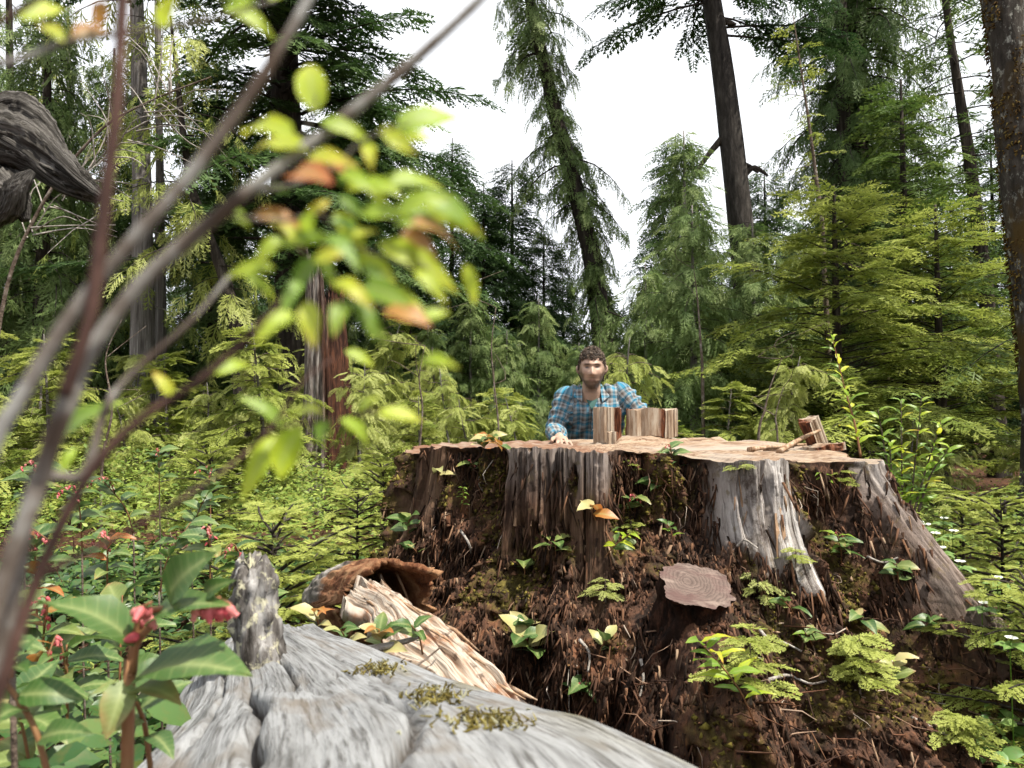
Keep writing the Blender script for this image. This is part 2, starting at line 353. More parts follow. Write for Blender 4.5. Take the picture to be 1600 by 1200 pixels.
ra = m.noise(7, 8, (1, 1, .5), rough=.72); rb = m.noise(38, 6, (1.3, 1.3, .35), rough=.7)
rotc = m.ramp(ra, [(.32, (.007, .005, .004)), (.45, (.030, .018, .013)), (.56, (.085, .043, .027)), (.68, (.19, .085, .043)), (.78, (.09, .052, .033))])
rotc = m.mix(m.ramp(rb, [(.33, .8), (.47, 0.)]), rotc, (.008, .006, .005))
rotc = m.mix(m.ramp(rb, [(.58, 0.), (.7, .55)]), rotc, (.25, .10, .045))
mossc = m.ramp(m.noise(45, 5), [(.3, (.02, .016, .005)), (.5, (.065, .052, .012)), (.7, (.16, .13, .03))])
c = m.mix(m.attr('wood'), rotc, woodc)
mm = m.math('MULTIPLY', m.attr('moss'), m.ramp(m.noise(18, 6, rough=.7), [(.42, 0.), (.56, 1.)]))
c = m.mix(mm, c, mossc); m.color(c)
hb = m.math('ADD', m.math('MULTIPLY', rb, 1.0), m.math('MULTIPLY', gr2, .6)); m.bump(hb, .8, .012)
STUMP = thing('cedar_stump', 'massive old sawn cedar stump with silvery buttresses and rotting red-brown front', 'stump', (SC[0], SC[1], 0))
def local(V, root): return np.asarray(V, float).reshape(-1, 3) - np.array(root.location)
link('trunk_wall', new_mesh('trunk_wall', local(SV, STUMP), SF, {'wood': wood, 'silver': silver, 'moss': moss, 'phi': PH, 'tv': TT}, True), m.m, STUMP)
SB = BVHTree.FromPolygons([tuple(v) for v in SV.reshape(-1, 3)[:]], [tuple(f) for f in SF.tolist()])
def hit(px, py, fallback=2.2):
    r = ray(px, py).normalized(); h = SB.ray_cast(Vector((0, 0, CAMZ)), r)
    if h[0] is not None: return h[0], h[1]
    return P(px, py, fallback), Vector((0, -1, 0))

# sawn top
rim = SV[-1]; K = 44
kk = np.linspace(0, 1, K) ** .8
cen = np.array([SC[0] + .05, SC[1] + .05, .882])
TV = cen + (rim[None] - cen) * kk[:, None, None]
x, y = TV[..., 0], TV[..., 1]
edge = smooth(1.0, .9, kk)[:, None]
dz = (.022 * fbm(x * 3, y * 3, 0 * x, 4, 41) + .005 * fbm(x * 9, y * 30, 0 * x, 3, 42)) * edge
dz = dz + .03 * smooth(.02, .0, np.abs(x - .55 + .3 * (y - 3.4) + .05 * fbm(x * 4, y * 4, 0 * x, 3, 44)) - .01) * -.9 * edge * (y > 2.8)
ledge = smooth(.50, .53, x) * (1 - smooth(1.02, 1.06, x)) * smooth(3.72, 3.76, y) * (1 - smooth(4.1, 4.14, y))
dz = dz + .022 * ledge
rough_l = smooth(.36, .30, x + .06 * fbm(x * 5, y * 5, 0 * x, 3, 46))
dz = dz + rough_l * edge * (.02 * fbm(x * 14, y * 14, 0 * x, 3, 45) - .012)
TV[..., 2] += dz
idx = np.arange(K * nc).reshape(K, nc); nxt = np.roll(idx, -1, 1)
TF = np.stack([idx[:-1], idx[1:], nxt[1:], nxt[:-1]], -1).reshape(-1, 4)
m = Mat('sawn_cedar', .85, .2)
g = m.noise(9, 6, (1, 5, 1)); s2 = m.noise(3, 5)
c = m.ramp(g, [(.3, (.08, .045, .027)), (.46, (.205, .132, .085)), (.6, (.31, .235, .165)), (.75, (.165, .095, .056))])
c = m.mix(m.ramp(s2, [(.45, 0.), (.6, .6)]), c, (.30, .265, .225))
c = m.mix(m.math('MULTIPLY', m.attr('rough'), m.ramp(m.noise(12, 6), [(.35, 1.), (.6, .35)])), c, (.14, .066, .038))
c = m.mix(m.ramp(m.noise(40, 5), [(.64, 0.), (.72, .8)]), c, (.06, .03, .018))
m.color(c); m.bump(g, .6, .01); MT['sawn'] = m.m
link('cut_top', new_mesh('cut_top', local(TV, STUMP), TF, {'rough': rough_l}, True), m.m, STUMP)
TB = BVHTree.FromPolygons([tuple(v) for v in TV.reshape(-1, 3)], [tuple(f) for f in TF.tolist()])
def top_z(x, y):
    h = TB.ray_cast(Vector((x, y, 3)), Vector((0, 0, -1))); return h[0].z if h[0] is not None else .88

# sawn-off root knob standing on the front
KC = P(1088, 915, 2.06)
K_n, K_t = 150, 60
th = np.linspace(0, 2 * math.pi, K_n, endpoint=False); u = np.linspace(0, 1, K_t)
TH, U = np.meshgrid(th, u)
topr = .084 * (1 + .10 * fbm(np.cos(TH) * 6, np.sin(TH) * 6, 0 * TH, 2, 57) + .24 * fbm(np.cos(TH) * 1.5, np.sin(TH) * 1.5, 0 * TH, 3, 51))
rr = topr * (1 - .30 * np.sin(np.clip((1 - U) / .45, 0, 1) * math.pi) * smooth(.4, -.6, np.sin(TH)) + .75 * smooth(.55, 0, U))
kb = np.array([KC.x - .01, KC.y + .10, KC.z - .30]); kt = np.array([KC.x, KC.y, KC.z])
cenl = kb + (kt - kb) * U[..., None]
grv = fbm(np.cos(TH) * 3, np.sin(TH) * 3, U * 5, 4, 52) * .22 + fbm(np.cos(TH) * 12, np.sin(TH) * 12, U * 6, 3, 53) * .12
rr = rr * (1 + grv * (1 - U ** 8 * .7) * 1.6)
slope = U ** 3
KV = cenl + np.stack([np.cos(TH) * rr * 1.12, np.sin(TH) * rr * .9, np.sin(TH) * rr * .50 * slope - np.cos(TH) * rr * .16 * slope], -1)
idx = np.arange(K_n * K_t).reshape(K_t, K_n); nxt = np.roll(idx, -1, 1)
KF = np.stack([idx[:-1], nxt[:-1], nxt[1:], idx[1:]], -1).reshape(-1, 4)
m = Mat('rotten_root', .95, .1)
g = m.noise(6, 7, (5, 5, .8), .7)
c = m.ramp(g, [(.36, (.008, .006, .005)), (.52, (.03, .016, .011)), (.64, (.10, .045, .027)), (.75, (.04, .022, .016))])
m.color(c); m.bump(g, 1, .03); MT['rotten_root'] = m.m
link('root_stub', new_mesh('root_stub', local(KV, STUMP), KF, None, True), m.m, STUMP)
kk2 = np.linspace(0, 1, 16); rimk = KV[-1]; ck = rimk.mean(0)
CV = ck + (rimk[None] - ck) * kk2[:, None, None]
CV[..., 2] += .012 * fbm(CV[..., 0] * 30, CV[..., 1] * 60, 0 * CV[..., 0], 3, 55) * (1 - kk2[:, None] ** 6)
idx = np.arange(16 * K_n).reshape(16, K_n); nxt = np.roll(idx, -1, 1)
m = Mat('root_cut', .8, .2)
dx = m.n('ShaderNodeVectorMath', operation='DISTANCE'); tc = m.n('ShaderNodeTexCoord'); m.l(tc.outputs['Object'], dx.inputs[0])
dx.inputs[1].default_value = tuple(ck - np.array(STUMP.location) + np.array([-.02, .02, 0]))
rings = m.math('FRACT', m.math('ADD', m.math('MULTIPLY', dx.outputs['Value'], 120), m.math('MULTIPLY', m.noise(9, 5), 7.0)))
c = m.ramp(rings, [(0, (.07, .049, .041)), (.5, (.115, .083, .069)), (1, (.14, .10, .084))])
c = m.mix(m.ramp(m.noise(7, 6, (1, 2.5, 1)), [(.45, 0.), (.62, .8)]), c, (.085, .045, .04))
c = m.mix(m.ramp(m.noise(9, 6, (1, 4, 1), .7), [(.55, 0.), (.66, .6)]), c, (.23, .175, .145))
m.color(c); m.bump(rings, .25, .004)
link('root_cut_face', new_mesh('root_cut_face', local(CV, STUMP), np.stack([idx[:-1], idx[1:], nxt[1:], nxt[:-1]], -1).reshape(-1, 4), None, True), m.m, STUMP)

# rot crumbs, fibres and rootlets on the stump face
def crumbs(n, seed, size, keep):
    r = np.random.default_rng(seed); mb = MB()
    phs = r.uniform(-72, 70, n * 4); ts = r.uniform(.02, .98, n * 4)
    Pp, w, sv_, ms, ro = stump_surface(phs, ts)
    ok = keep(ro, ms, phs, ts, r); Pp = Pp[ok][:n]; k = len(Pp)
    base = np.array([[1, 0, 0], [-1, 0, 0], [0, 1, 0], [0, -1, 0], [0, 0, 1], [0, 0, -1]], float)
    f = np.array([[0,2,4],[2,1,4],[1,3,4],[3,0,4],[2,0,5],[1,2,5],[3,1,5],[0,3,5]])
    V = base[None] * r.uniform(.3, 1.3, (k, 6, 1)) * (size * r.uniform(.4, 1.5, (k, 1, 1)) ** 1.6) * r.uniform(.5, 1.5, (k, 1, 3)) + r.normal(0, size * .15, (k, 6, 3)) + Pp[:, None]
    F = f[None] + (np.arange(k) * 6)[:, None, None]
    mb.add(V.reshape(-1, 3) - np.array(STUMP.location), F.reshape(-1, 3), np.repeat(r.random(k), 6))
    return mb
m = Mat('rot_crumb', .95, .1)
m.color(m.ramp(m.attr('tint'), [(0, (.012, .008, .006)), (.5, (.04, .022, .014)), (.75, (.08, .042, .027)), (.94, (.15, .078, .044)), (1, (.28, .2, .135))])); MT['crumb'] = m.m
tag(link('rot_crumbs', crumbs(12000, 3, .0058, lambda ro, ms, p, t, r: (ro > .6) & (r.random(len(p)) > .3)).mesh('rot_crumbs'), m.m, STUMP), kind='stuff')
m = Mat('moss', .95, .1); m.color(m.ramp(m.attr('tint'), [(0, (.02, .016, .005)), (.5, (.07, .056, .013)), (1, (.17, .14, .03))])); MT['moss'] = m.m
tag(link('moss_tufts', crumbs(9000, 4, .0052, lambda ro, ms, p, t, r: (ms > .45)).mesh('moss_tufts'), m.m, STUMP), kind='stuff')
def fibres(n, seed):
    r = np.random.default_rng(seed); mb = MB()
    phs = r.uniform(-70, 66, n); ts = r.uniform(.08, .97, n)
    Pp, w, _, _, ro = stump_surface(phs, ts)
    for i in range(n):
        if ro[i] < .5: continue
        out = np.array([math.sin(R(phs[i])), -math.cos(R(phs[i])), 0]); side = np.array([-out[1], out[0], 0])
        L = r.uniform(.03, .16); q = [Pp[i] - out * .01]
        sw = r.normal(0, .5)
        for s in np.linspace(.25, 1, 4):
            q.append(Pp[i] + out * (.02 * math.sin(s * 3) + .015) * r.uniform(.5, 1.6) + side * L * s * sw * .6 + np.array([0, 0, -1]) * L * s * r.uniform(.6, 1.1))
        V, F = tube(q, np.linspace(.0016, .0005, 5) * r.uniform(.7, 1.8), 3, False)
        mb.add(V - np.array(STUMP.location), F, r.random())
    return mb
m = Mat('rootlet', .9, .2); m.color(m.ramp(m.attr('tint'), [(0, (.03, .015, .01)), (.6, (.12, .055, .03)), (.85, (.24, .16, .11)), (1, (.45, .4, .34))]))
MT['rootlet'] = m.m
tag(link('rootlets', fibres(900, 5).mesh('rootlets'), m.m, STUMP), kind='stuff')
def slivers(n, seed):
    r = np.random.default_rng(seed); phs = r.uniform(-72, 68, n * 2); ts = r.uniform(.05, .98, n * 2); Pp, w_, _, ms_, ro = stump_surface(phs, ts); ok = ((ro > .2) | (r.random(n * 2) < .03) & (ts < .96)) & (ms_ < .3) & (r.random(n * 2) < .35 + .65 * smooth(.15, .5, ts)); Pp = Pp[ok][:n]; phs = phs[ok][:n]; k = len(Pp)
    a = np.radians(phs) + r.normal(0, .5, k); out = np.stack([np.sin(a), -np.cos(a), 0 * a], 1); sd_ = np.stack([np.cos(a), np.sin(a), 0 * a], 1); L = r.uniform(.02, .09, k)[:, None]; W = (r.uniform(.0008, .0034, k) * np.where(r.random(k) > .93, 1.9, 1))[:, None]
    dn = np.stack([r.normal(0, .3, k), r.normal(0, .3, k), -np.ones(k)], 1); tip = Pp + dn * L + out * (r.uniform(-.006, .02, k)[:, None]); q0 = Pp + out * .004 + np.array([0, 0, .01])
    V = np.stack([q0 - sd_ * W, q0 + sd_ * W, (q0 + tip) / 2 + sd_ * W * .8 + out * .004, tip, (q0 + tip) / 2 - sd_ * W * .9, q0 - out * .008], 1)
    f = np.array([[0, 1, 2], [0, 2, 4], [4, 2, 3], [5, 1, 0], [5, 2, 1], [5, 4, 3], [5, 3, 2], [5, 0, 4]]); mb = MB(); mb.add(V.reshape(-1, 3) - np.array(STUMP.location), (f[None] + (np.arange(k) * 6)[:, None, None]).reshape(-1, 3), np.repeat(r.random(k), 6)); return mb
tag(link('bark_fibres', slivers(13000, 6).mesh('bark_fibres'), MT['crumb'], STUMP), kind='stuff')
# flaking splinters lifting off the sound wood
def sliver(Lh, w, th, seed):
    r = np.random.default_rng(seed); n = 6; V = []
    for i in range(n):
        s = i / (n - 1); ww = w * (1 - .6 * s ** 2) * r.uniform(.8, 1.15); bow = -.05 * Lh * s * s
        V += [[-ww/2, -bow, s*Lh], [ww/2, -bow + r.normal(0, .1)*w, s*Lh], [ww/2, th - bow, s*Lh], [-ww/2, th - bow, s*Lh]]
    F = [[0, 3, 2, 1], [4*(n-1), 4*(n-1)+1, 4*(n-1)+2, 4*(n-1)+3]]
    for i in range(n - 1):
        for k in range(4): F.append([i*4+k, i*4+(k+1) % 4, (i+1)*4+(k+1) % 4, (i+1)*4+k])
    return new_mesh('splinter', V, F)
m = Mat('splinter_wood', .85, .15); g = m.noise(10, 5, (6, 6, .6)); m.color(m.ramp(g, [(.3, (.10, .055, .032)), (.5, (.28, .18, .11)), (.7, (.42, .33, .25))])); m.bump(g, .5, .005); MT['splinter'] = m.m
spm = [sliver(.06 + .03 * k, .008 + .003 * k, .003, k) for k in range(4)]
for k in range(30):
    p_ = rnd.choice([rnd.uniform(-29, -8), rnd.uniform(-70, -50), rnd.uniform(14, 26), rnd.uniform(46, 54)]); t_ = rnd.uniform(.72, .9)
    q = stump_surface(np.array([p_]), np.array([t_]))[0][0]
    o = link('splinter', spm[k % 4], m.m, STUMP); o.location = Vector(q) - STUMP.location + Vector((0, 0, -.04))
    o.rotation_euler = (R(rnd.uniform(-14, -4)), R(rnd.uniform(-4, 4)), R(p_)); o.scale = (1, 1, rnd.uniform(.6, 1.2))

# ------------------------------------------------------------------ cut blocks and debris on the stump top
m = Mat('split_cedar', .8, .2)
g = m.noise(7, 7, (6, 6, .8), .7)
c = m.ramp(g, [(.3, (.11, .064, .038)), (.45, (.26, .185, .125)), (.6, (.38, .32, .25)), (.74, (.17, .11, .068))])
c = m.mix(m.attr('bark'), c, m.ramp(m.noise(40, 5, (2, 2, .5)), [(.4, (.05, .018, .01)), (.6, (.2, .075, .035))]))
m.color(c); m.bump(g, .4, .006); MT['split'] = m.m
def block(name, label, poly, h, loc, rz, tilt=(0, 0), bark=(), seed=0):
    """split bolt: polygon footprint, rough vertical faces; edges listed in bark are rotten"""
    r = np.random.default_rng(seed); pts = []; br = []
    for i in range(len(poly)):
        a, b = np.array(poly[i]), np.array(poly[(i + 1) % len(poly)])
        for s in np.linspace(0, 1, 9)[:-1]:
            nrm = np.array([b[1]-a[1], a[0]-b[0]]); nrm /= np.linalg.norm(nrm) + 1e-9
            jit = r.normal(0, .008 if i in bark else .0032) if s > 0 else 0
            pts.append(a + (b - a) * s + nrm * jit); br.append(1. if i in bark else 0.)
    pts = np.array(pts); n = len(pts); zs = np.linspace(0, 1, 14); V = []; A = []
    for z in zs:
        w = np.stack([fbm(pts[:, 0] * 60, pts[:, 1] * 60, np.full(n, z * 2), 2, seed), fbm(pts[:, 0] * 60 + 9, pts[:, 1] * 60, np.full(n, z * 2), 2, seed)], 1)
        q = pts + w * (.0012 + .008 * np.array(br)[:, None])
        zt = z * h + (.014 * fbm(pts[:, 0] * 25, pts[:, 1] * 25, 0 * pts[:, 0], 3, seed + 3) if z in (0, 1) else 0)
        V.append(np.column_stack([q, np.broadcast_to(zt, n)])); A += br
    V = np.concatenate(V); F = []
    for i in range(13):
        for k in range(n): F.append([i*n+k, i*n+(k+1) % n, (i+1)*n+(k+1) % n, (i+1)*n+k])
    F.append(list(range(n))[::-1]); F.append([13*n+k for k in range(n)])
    me = new_mesh(name, V, F, {'bark': A}); o = link(name, me, MT['split']); tag(o, label, 'wood block')
    o.location = loc; o.rotation_euler = (R(tilt[0]), R(tilt[1]), R(rz)); return o
b1 = P(948, 690, 3.92); b1.z = top_z(b1.x, b1.y) - .004
block('cedar_block', 'narrow upright split cedar block standing before the man in plaid', [(-.068, -.02), (-.02, -.06), (.035, -.055), (.062, -.03), (.066, .05), (-.06, .055)], .182, b1, 0, bark=(2, 3), seed=4)
b1b = P(956, 690, 3.83); b1b.z = top_z(b1b.x, b1b.y) - .004
block('cedar_offcut', 'small low cedar offcut leaning on the narrow upright block', [(-.024, -.016), (.02, -.02), (.026, .016), (-.022, .016)], .062, b1b, 8, bark=(1,), seed=14)
b2 = P(1018, 683, 4.0); b2.z = top_z(b2.x, b2.y) - .004
block('cedar_block', 'wide split cedar block with a rotten dark seam on the stump top', [(-.125, -.05), (.04, -.075), (.062, -.05), (.128, -.045), (.13, .07), (-.12, .07)], .142, b2, 0, bark=(1, 5), seed=6)
b3 = P(1280, 676, 3.3); b3.z = top_z(min(b3.x, 1.2), b3.y) + .012
block('cedar_block', 'pale wood chunk leaning over at the right edge of stump top', [(-.028, -.04), (.028, -.03), (.026, .04), (-.028, .04)], .135, b3, 10, (6, -24), bark=(3,), seed=9)
b4 = P(1288, 690, 3.2); b4.z = top_z(min(b4.x, 1.2), b4.y) - .002
block('cedar_offcut', 'low flat wood offcut under the leaning pale chunk', [(-.07, -.05), (.06, -.06), (.07, .05), (-.06, .06)], .03, b4, 14, (0, -8), bark=(0,), seed=10)
for k, (xa, ya, xb, yb, lab) in enumerate([(1215, 692, 1282, 672, 'long splintered cedar stick propped on the wood offcut'), (1170, 712, 1240, 690, 'thin brown splinter lying flat across the sawn stump top'), (1195, 690, 1262, 684, 'short reddish splinter lying behind the long cedar stick')]):
    A_, B_ = P(xa, ya, 3.0 + .1 * k), P(xb, yb, 3.22 + .1 * k)
    A_.z = top_z(A_.x, A_.y) + .008; B_.z = max(top_z(B_.x, B_.y) + .01, B_.z if k == 0 else 0)
    V, F = tube(spline([A_, A_.lerp(B_, .5) + Vector((0, 0, .006)), B_], 8), np.linspace(.011, .005, 8), 6, True, .5, k)
    o = link('wood_splinter', new_mesh('wood_splinter', V, F), MT['splinter']); tag(o, lab, 'splinter')

# ------------------------------------------------------------------ the weathered log under the camera
NL, NS = 220, 250
ax = spline([(.11, -.35, .53, .315), (-.01, .15, .505, .31), (-.075, .5, .492, .29), (-.16, .75, .503, .236), (-.255, .98, .518, .176), (-.37, 1.2, .535, .135), (-.43, 1.36, .545, .10)], NL)
pt, rad = ax[:, :3], ax[:, 3]
Tn = np.gradient(pt, axis=0); Tn /= np.linalg.norm(Tn, axis=1, keepdims=True)
sd = np.cross(Tn, [0, 0, 1.]); sd /= np.linalg.norm(sd, axis=1, keepdims=True); up = np.cross(sd, Tn)
th = np.concatenate([np.linspace(-.1, math.pi + .1, 214, endpoint=False), np.linspace(math.pi + .1, 2 * math.pi - .1, 36, endpoint=False)]); S = np.linspace(0, 1, NL)
TH, SS = np.meshgrid(th, S)
thd = np.degrees(TH)
w = fbm(SS * 3, np.cos(TH) * 1.2, np.sin(TH) * 1.2, 3, 61) * 8
grain = fbm(SS * 7, np.cos(TH) * 9, np.sin(TH) * 9, 5, 62)
big = fbm(SS * 5, np.cos(TH) * 2, np.sin(TH) * 2, 3, 63)
gash = np.clip(.03 - np.abs(fbm(SS * 2.6, np.cos(TH) * 6, np.sin(TH) * 6, 3, 64)), 0, 1) * smooth(.5, .66, vnoise(SS * 5, np.cos(TH) * 3, np.sin(TH) * 3, 66))
for th0, s0, s1, wd, sl in ((72, .42, .78, 2.2, 14), (84, .30, .62, 3.0, -9), (97, .55, .86, 2.0, 8), (108, .36, .70, 3.4, 12), (121, .48, .9, 2.2, -10), (135, .30, .66, 2.6, 6), (62, .6, .92, 1.8, 10), (90, .72, .97, 1.8, 0)):
    pth = th0 + sl * (SS - .6) + 5 * fbm(SS * 9, 0 * SS + th0, 0 * SS, 3, 68)
    gash = np.maximum(gash, .042 * np.exp(-((thd - pth) / (wd * .36)) ** 2) * smooth(s0, s0 + .08, SS) * smooth(s1, s1 - .1, SS))
# long overhanging lip along the right flank (theta measured from the side vector to up)
lip = np.exp(-((thd - (50 + w)) / 6) ** 2); grv = np.exp(-((thd - (38 + w)) / 5) ** 2)
rr = rad[:, None] * (1 + .045 * big + .035 * grain) + .005 * (np.abs(fbm(SS * 4, np.cos(TH) * 26, np.sin(TH) * 26, 3, 69)) - .2) - .5 * gash + .020 * lip - .040 * grv
kx = (1 + .26 * smooth(.92, .55, SS))
LV = pt[:, None] + sd[:, None] * (np.cos(TH) * rr * kx)[..., None] + up[:, None] * (np.sin(TH) * rr)[..., None]
idx = np.arange(NL * NS).reshape(NL, NS); nxt = np.roll(idx, -1, 1)
LF = np.stack([idx[:-1], nxt[:-1], nxt[1:], idx[1:]], -1).reshape(-1, 4)
c0, c1 = NL * NS, NL * NS + 1
LVf = np.concatenate([LV.reshape(-1, 3), pt[:1], pt[-1:] + Tn[-1:] * .03])
m = Mat('weathered_log', .85, .2)
lx = m.n('ShaderNodeCombineXYZ'); m.l(m.attr('ls'), lx.inputs[0]); m.l(m.attr('lc'), lx.inputs[1]); m.l(m.attr('ln'), lx.inputs[2])
def ln(sx, sy, det=6):
    mp = m.n('ShaderNodeMapping'); mp.inputs['Scale'].default_value = (sx, sy, sy); m.l(lx.outputs[0], mp.inputs['Vector'])
    x_ = m.n('ShaderNodeTexNoise'); x_.inputs['Scale'].default_value = 1; x_.inputs['Detail'].default_value = det; x_.inputs['Roughness'].default_value = .65
    m.l(mp.outputs[0], x_.inputs['Vector']); return x_.outputs['Fac']
g1 = ln(9, 14); g2 = ln(22, 70); g3 = ln(11, 5)
c = m.ramp(g1, [(.28, (.085, .085, .083)), (.42, (.19, .192, .192)), (.58, (.28, .285, .288)), (.72, (.165, .163, .158))])
c = m.mix(m.ramp(g2, [(.36, .85), (.5, 0.)]), c, (.06, .056, .052))
c = m.mix(m.ramp(g3, [(.54, 0.), (.68, .75)]), c, (.13, .105, .08))
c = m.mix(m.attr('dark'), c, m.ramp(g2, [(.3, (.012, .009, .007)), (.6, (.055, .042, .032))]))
c = m.mix(m.attr('mossy'), c, m.ramp(g2, [(.35, (.05, .04, .012)), (.6, (.19, .15, .035))]))
m.color(c); m.bump(m.math('ADD', g1, g2), .9, .006)
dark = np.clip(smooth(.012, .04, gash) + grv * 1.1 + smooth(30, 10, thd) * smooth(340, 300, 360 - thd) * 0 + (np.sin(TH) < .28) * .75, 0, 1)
mossy = smooth(.52, .62, vnoise(SS * 22, np.cos(TH) * 6, np.sin(TH) * 6, 67)) * np.exp(-((thd - 40) / 14) ** 2) * smooth(.3, .45, SS)
attrs = {'ls': SS, 'lc': np.cos(TH), 'ln': np.sin(TH), 'dark': dark, 'mossy': mossy}
attrs = {k: np.concatenate([v.ravel(), [v.ravel()[0], v.ravel()[-1]]]) for k, v in attrs.items()}
capf = [[c0, b, a, a] for a, b in zip(idx[0], nxt[0])] + [[c1, a, b, b] for a, b in zip(idx[-1], nxt[-1])]
LOG = thing('fallen_log', 'weathered silver-grey fallen log running from under the camera towards the stump', 'log', (0, .5, .35))
fq = np.concatenate([LF[:, [0, 1, 2]], LF[:, [0, 2, 3]], np.array(capf)[:, :3]])
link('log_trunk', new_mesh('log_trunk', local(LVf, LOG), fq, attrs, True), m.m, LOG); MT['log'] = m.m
LB = BVHTree.FromPolygons([tuple(v) for v in LVf], [tuple(f) for f in fq.tolist()])
def log_hit(px, py):
    h = LB.ray_cast(Vector((0, 0, CAMZ)), ray(px, py).normalized()); return h[0] if h[0] is not None else None
# broken branch stub with lichen on its far end
q = log_hit(402, 1040) or P(402, 1040, 1.0)
dq = q.y
stubp = [P(408, 1075, dq + .02), P(404, 1010, dq + .02), P(398, 950, dq + .02), P(394, 905, dq + .02), P(392, 884, dq + .02)]
V, F = tube(spline([(*p, r_) for p, r_ in zip(stubp, (.042, .032, .029, .027, .015))], 26)[:, :3], spline([(r_,) for r_ in (.044, .032, .03, .027, .016)], 26)[:, 0], 40, True, .5, 3, .35)
V = V + np.column_stack([.004 * fbm(V[:, 0] * 120, V[:, 1] * 120, V[:, 2] * 50, 3, 71), .004 * fbm(V[:, 0] * 120, V[:, 1] * 120, V[:, 2] * 50, 3, 72), .045 * fbm(V[:, 0] * 60, V[:, 1] * 60, V[:, 2] * 4, 3, 73) * np.clip((V[:, 2] - V[:, 2].min()) / np.ptp(V[:, 2]), 0, 1) ** 3 + .006 * fbm(V[:, 0] * 160, V[:, 1] * 160, V[:, 2] * 10, 3, 74)])
m2 = Mat('stub_wood', .9, .15); g = m2.noise(22, 6, (3, 3, .6)); c = m2.ramp(g, [(.36, (.02, .017, .014)), (.5, (.10, .09, .082)), (.66, (.28, .27, .26))])
c = m2.mix(m2.ramp(m2.noise(60, 5), [(.54, 0.), (.62, .8)]), c, (.42, .4, .28)); m2.color(c); m2.bump(g, .8, .006); MT['stub'] = m2.m
link('branch_stub', new_mesh('branch_stub', local(V, LOG), F, None, True), m2.m, LOG)
# moss and lichen tufts along the right flank of the log
mb = MB()
for k in range(380):
    px, py = rnd.choice([(rnd.gauss(680, 22), rnd.gauss(1090, 8)), (rnd.gauss(760, 34), rnd.gauss(1128, 10)), (rnd.gauss(590, 20), rnd.gauss(1047, 5))])
    h = log_hit(px, py)
    if h is None: continue
    V, F = tube([h, h + Vector((rnd.gauss(0, .003), rnd.gauss(0, .003), rnd.uniform(.001, .004))), h + Vector((rnd.gauss(0, .003), rnd.gauss(0, .003), rnd.uniform(.002, .008)))], [.0014, .0012, .0004], 3, False)
    mb.add(V - np.array(LOG.location), F, rnd.random())
m = Mat('log_moss', .95, .1); m.color(m.ramp(m.attr('tint'), [(0, (.04, .03, .008)), (.5, (.12, .095, .024)), (.8, (.20, .17, .055)), (1, (.28, .28, .2))]))
tag(link('moss_patch', mb.mesh('moss_patch'), m.m, LOG), kind='stuff')

# ------------------------------------------------------------------ rotten hollow log at the stump's left foot
HL = thing('hollow_log', 'rotten orange hollow log end lying against the stump', 'log', tuple(P(600, 960, 1.85)))
m = Mat('rotten_orange', .9, .15)
g = m.noise(14, 7, (1, 1, 1), .7); c = m.ramp(g, [(.3, (.035, .014, .008)), (.46, (.13, .052, .024)), (.6, (.26, .145, .075)), (.75, (.14, .055, .025))])
gb = m.noise(16, 6); c = m.mix(m.attr('barky'), c, m.ramp(gb, [(.35, (.05, .042, .036)), (.5, (.17, .15, .13)), (.65, (.33, .31, .28))]))
c = m.mix(m.ramp(m.noise(5, 5), [(.55, 0.), (.66, .7)]), c, (.09, .03, .014)); m.color(c); m.bump(m.math('ADD', g, gb), .8, .01); MT['orange'] = m.m
A_ = P(515, 935, 2.3); B_ = P(632, 945, 1.76); A_ = np.array(A_); B_ = np.array(B_); D = B_ - A_; Ln = np.linalg.norm(D); D /= Ln
sdv = np.cross(D, [0, 0, 1.]); sdv /= np.linalg.norm(sdv); upv = np.cross(sdv, D)
nu, nv = 90, 120
U, TH = np.meshgrid(np.linspace(0, 1, nu), np.linspace(0, 2 * math.pi, nv, endpoint=False), indexing='ij')
# the shell reaches further on top than on the broken front side
ext = .80 + .16 * smooth(-.2, .9, np.sin(TH)) + .10 * np.cos(TH + 2.6) + .12 * fbm(np.cos(TH) * 5, np.sin(TH) * 5, 0 * TH, 3, 81) + .05 * fbm(np.cos(TH) * 22, np.sin(TH) * 22, 0 * TH, 2, 87)
def shell(rk, ins):
    rr = .096 * rk * (1 + .14 * fbm(U * 3, np.cos(TH) * 2, np.sin(TH) * 2, 4, 82) + .05 * fbm(U * 2, np.cos(TH) * 8, np.sin(TH) * 8, 3, 83)) * (.86 + .2 * smooth(0, .4, U)) * (1 + .06 * fbm(U * 14, np.cos(TH) * 9, np.sin(TH) * 9, 4, 88))
    return A_ + (U * ext * Ln)[..., None] * D + sdv * (np.cos(TH) * rr)[..., None] + upv * (np.sin(TH) * rr)[..., None]
Vo = shell(1, 0); Vi = shell(.86 + .05 * fbm(U * 9, np.cos(TH) * 6, np.sin(TH) * 6, 3, 85), 1)
idx = np.arange(nu * nv).reshape(nu, nv); nxt = np.roll(idx, -1, 1); o2 = nu * nv
Fo = np.stack([idx[:-1], nxt[:-1], nxt[1:], idx[1:]], -1).reshape(-1, 4); Fi = Fo[:, ::-1] + o2
Fe = np.stack([idx[-1], nxt[-1], nxt[-1] + o2, idx[-1] + o2], -1); Fs = np.stack([nxt[0], idx[0], idx[0] + o2, nxt[0] + o2], -1)
bk = np.concatenate([smooth(.52, .40, U + .12 * fbm(U * 4, np.cos(TH) * 3, np.sin(TH) * 3, 3, 86)).ravel(), np.zeros(o2)])
V = np.concatenate([Vo.reshape(-1, 3), Vi.reshape(-1, 3)])
link('shell', new_mesh('shell', local(V, HL), np.concatenate([Fo, Fi, Fe, Fs]), {'barky': bk}, True), m.m, HL)
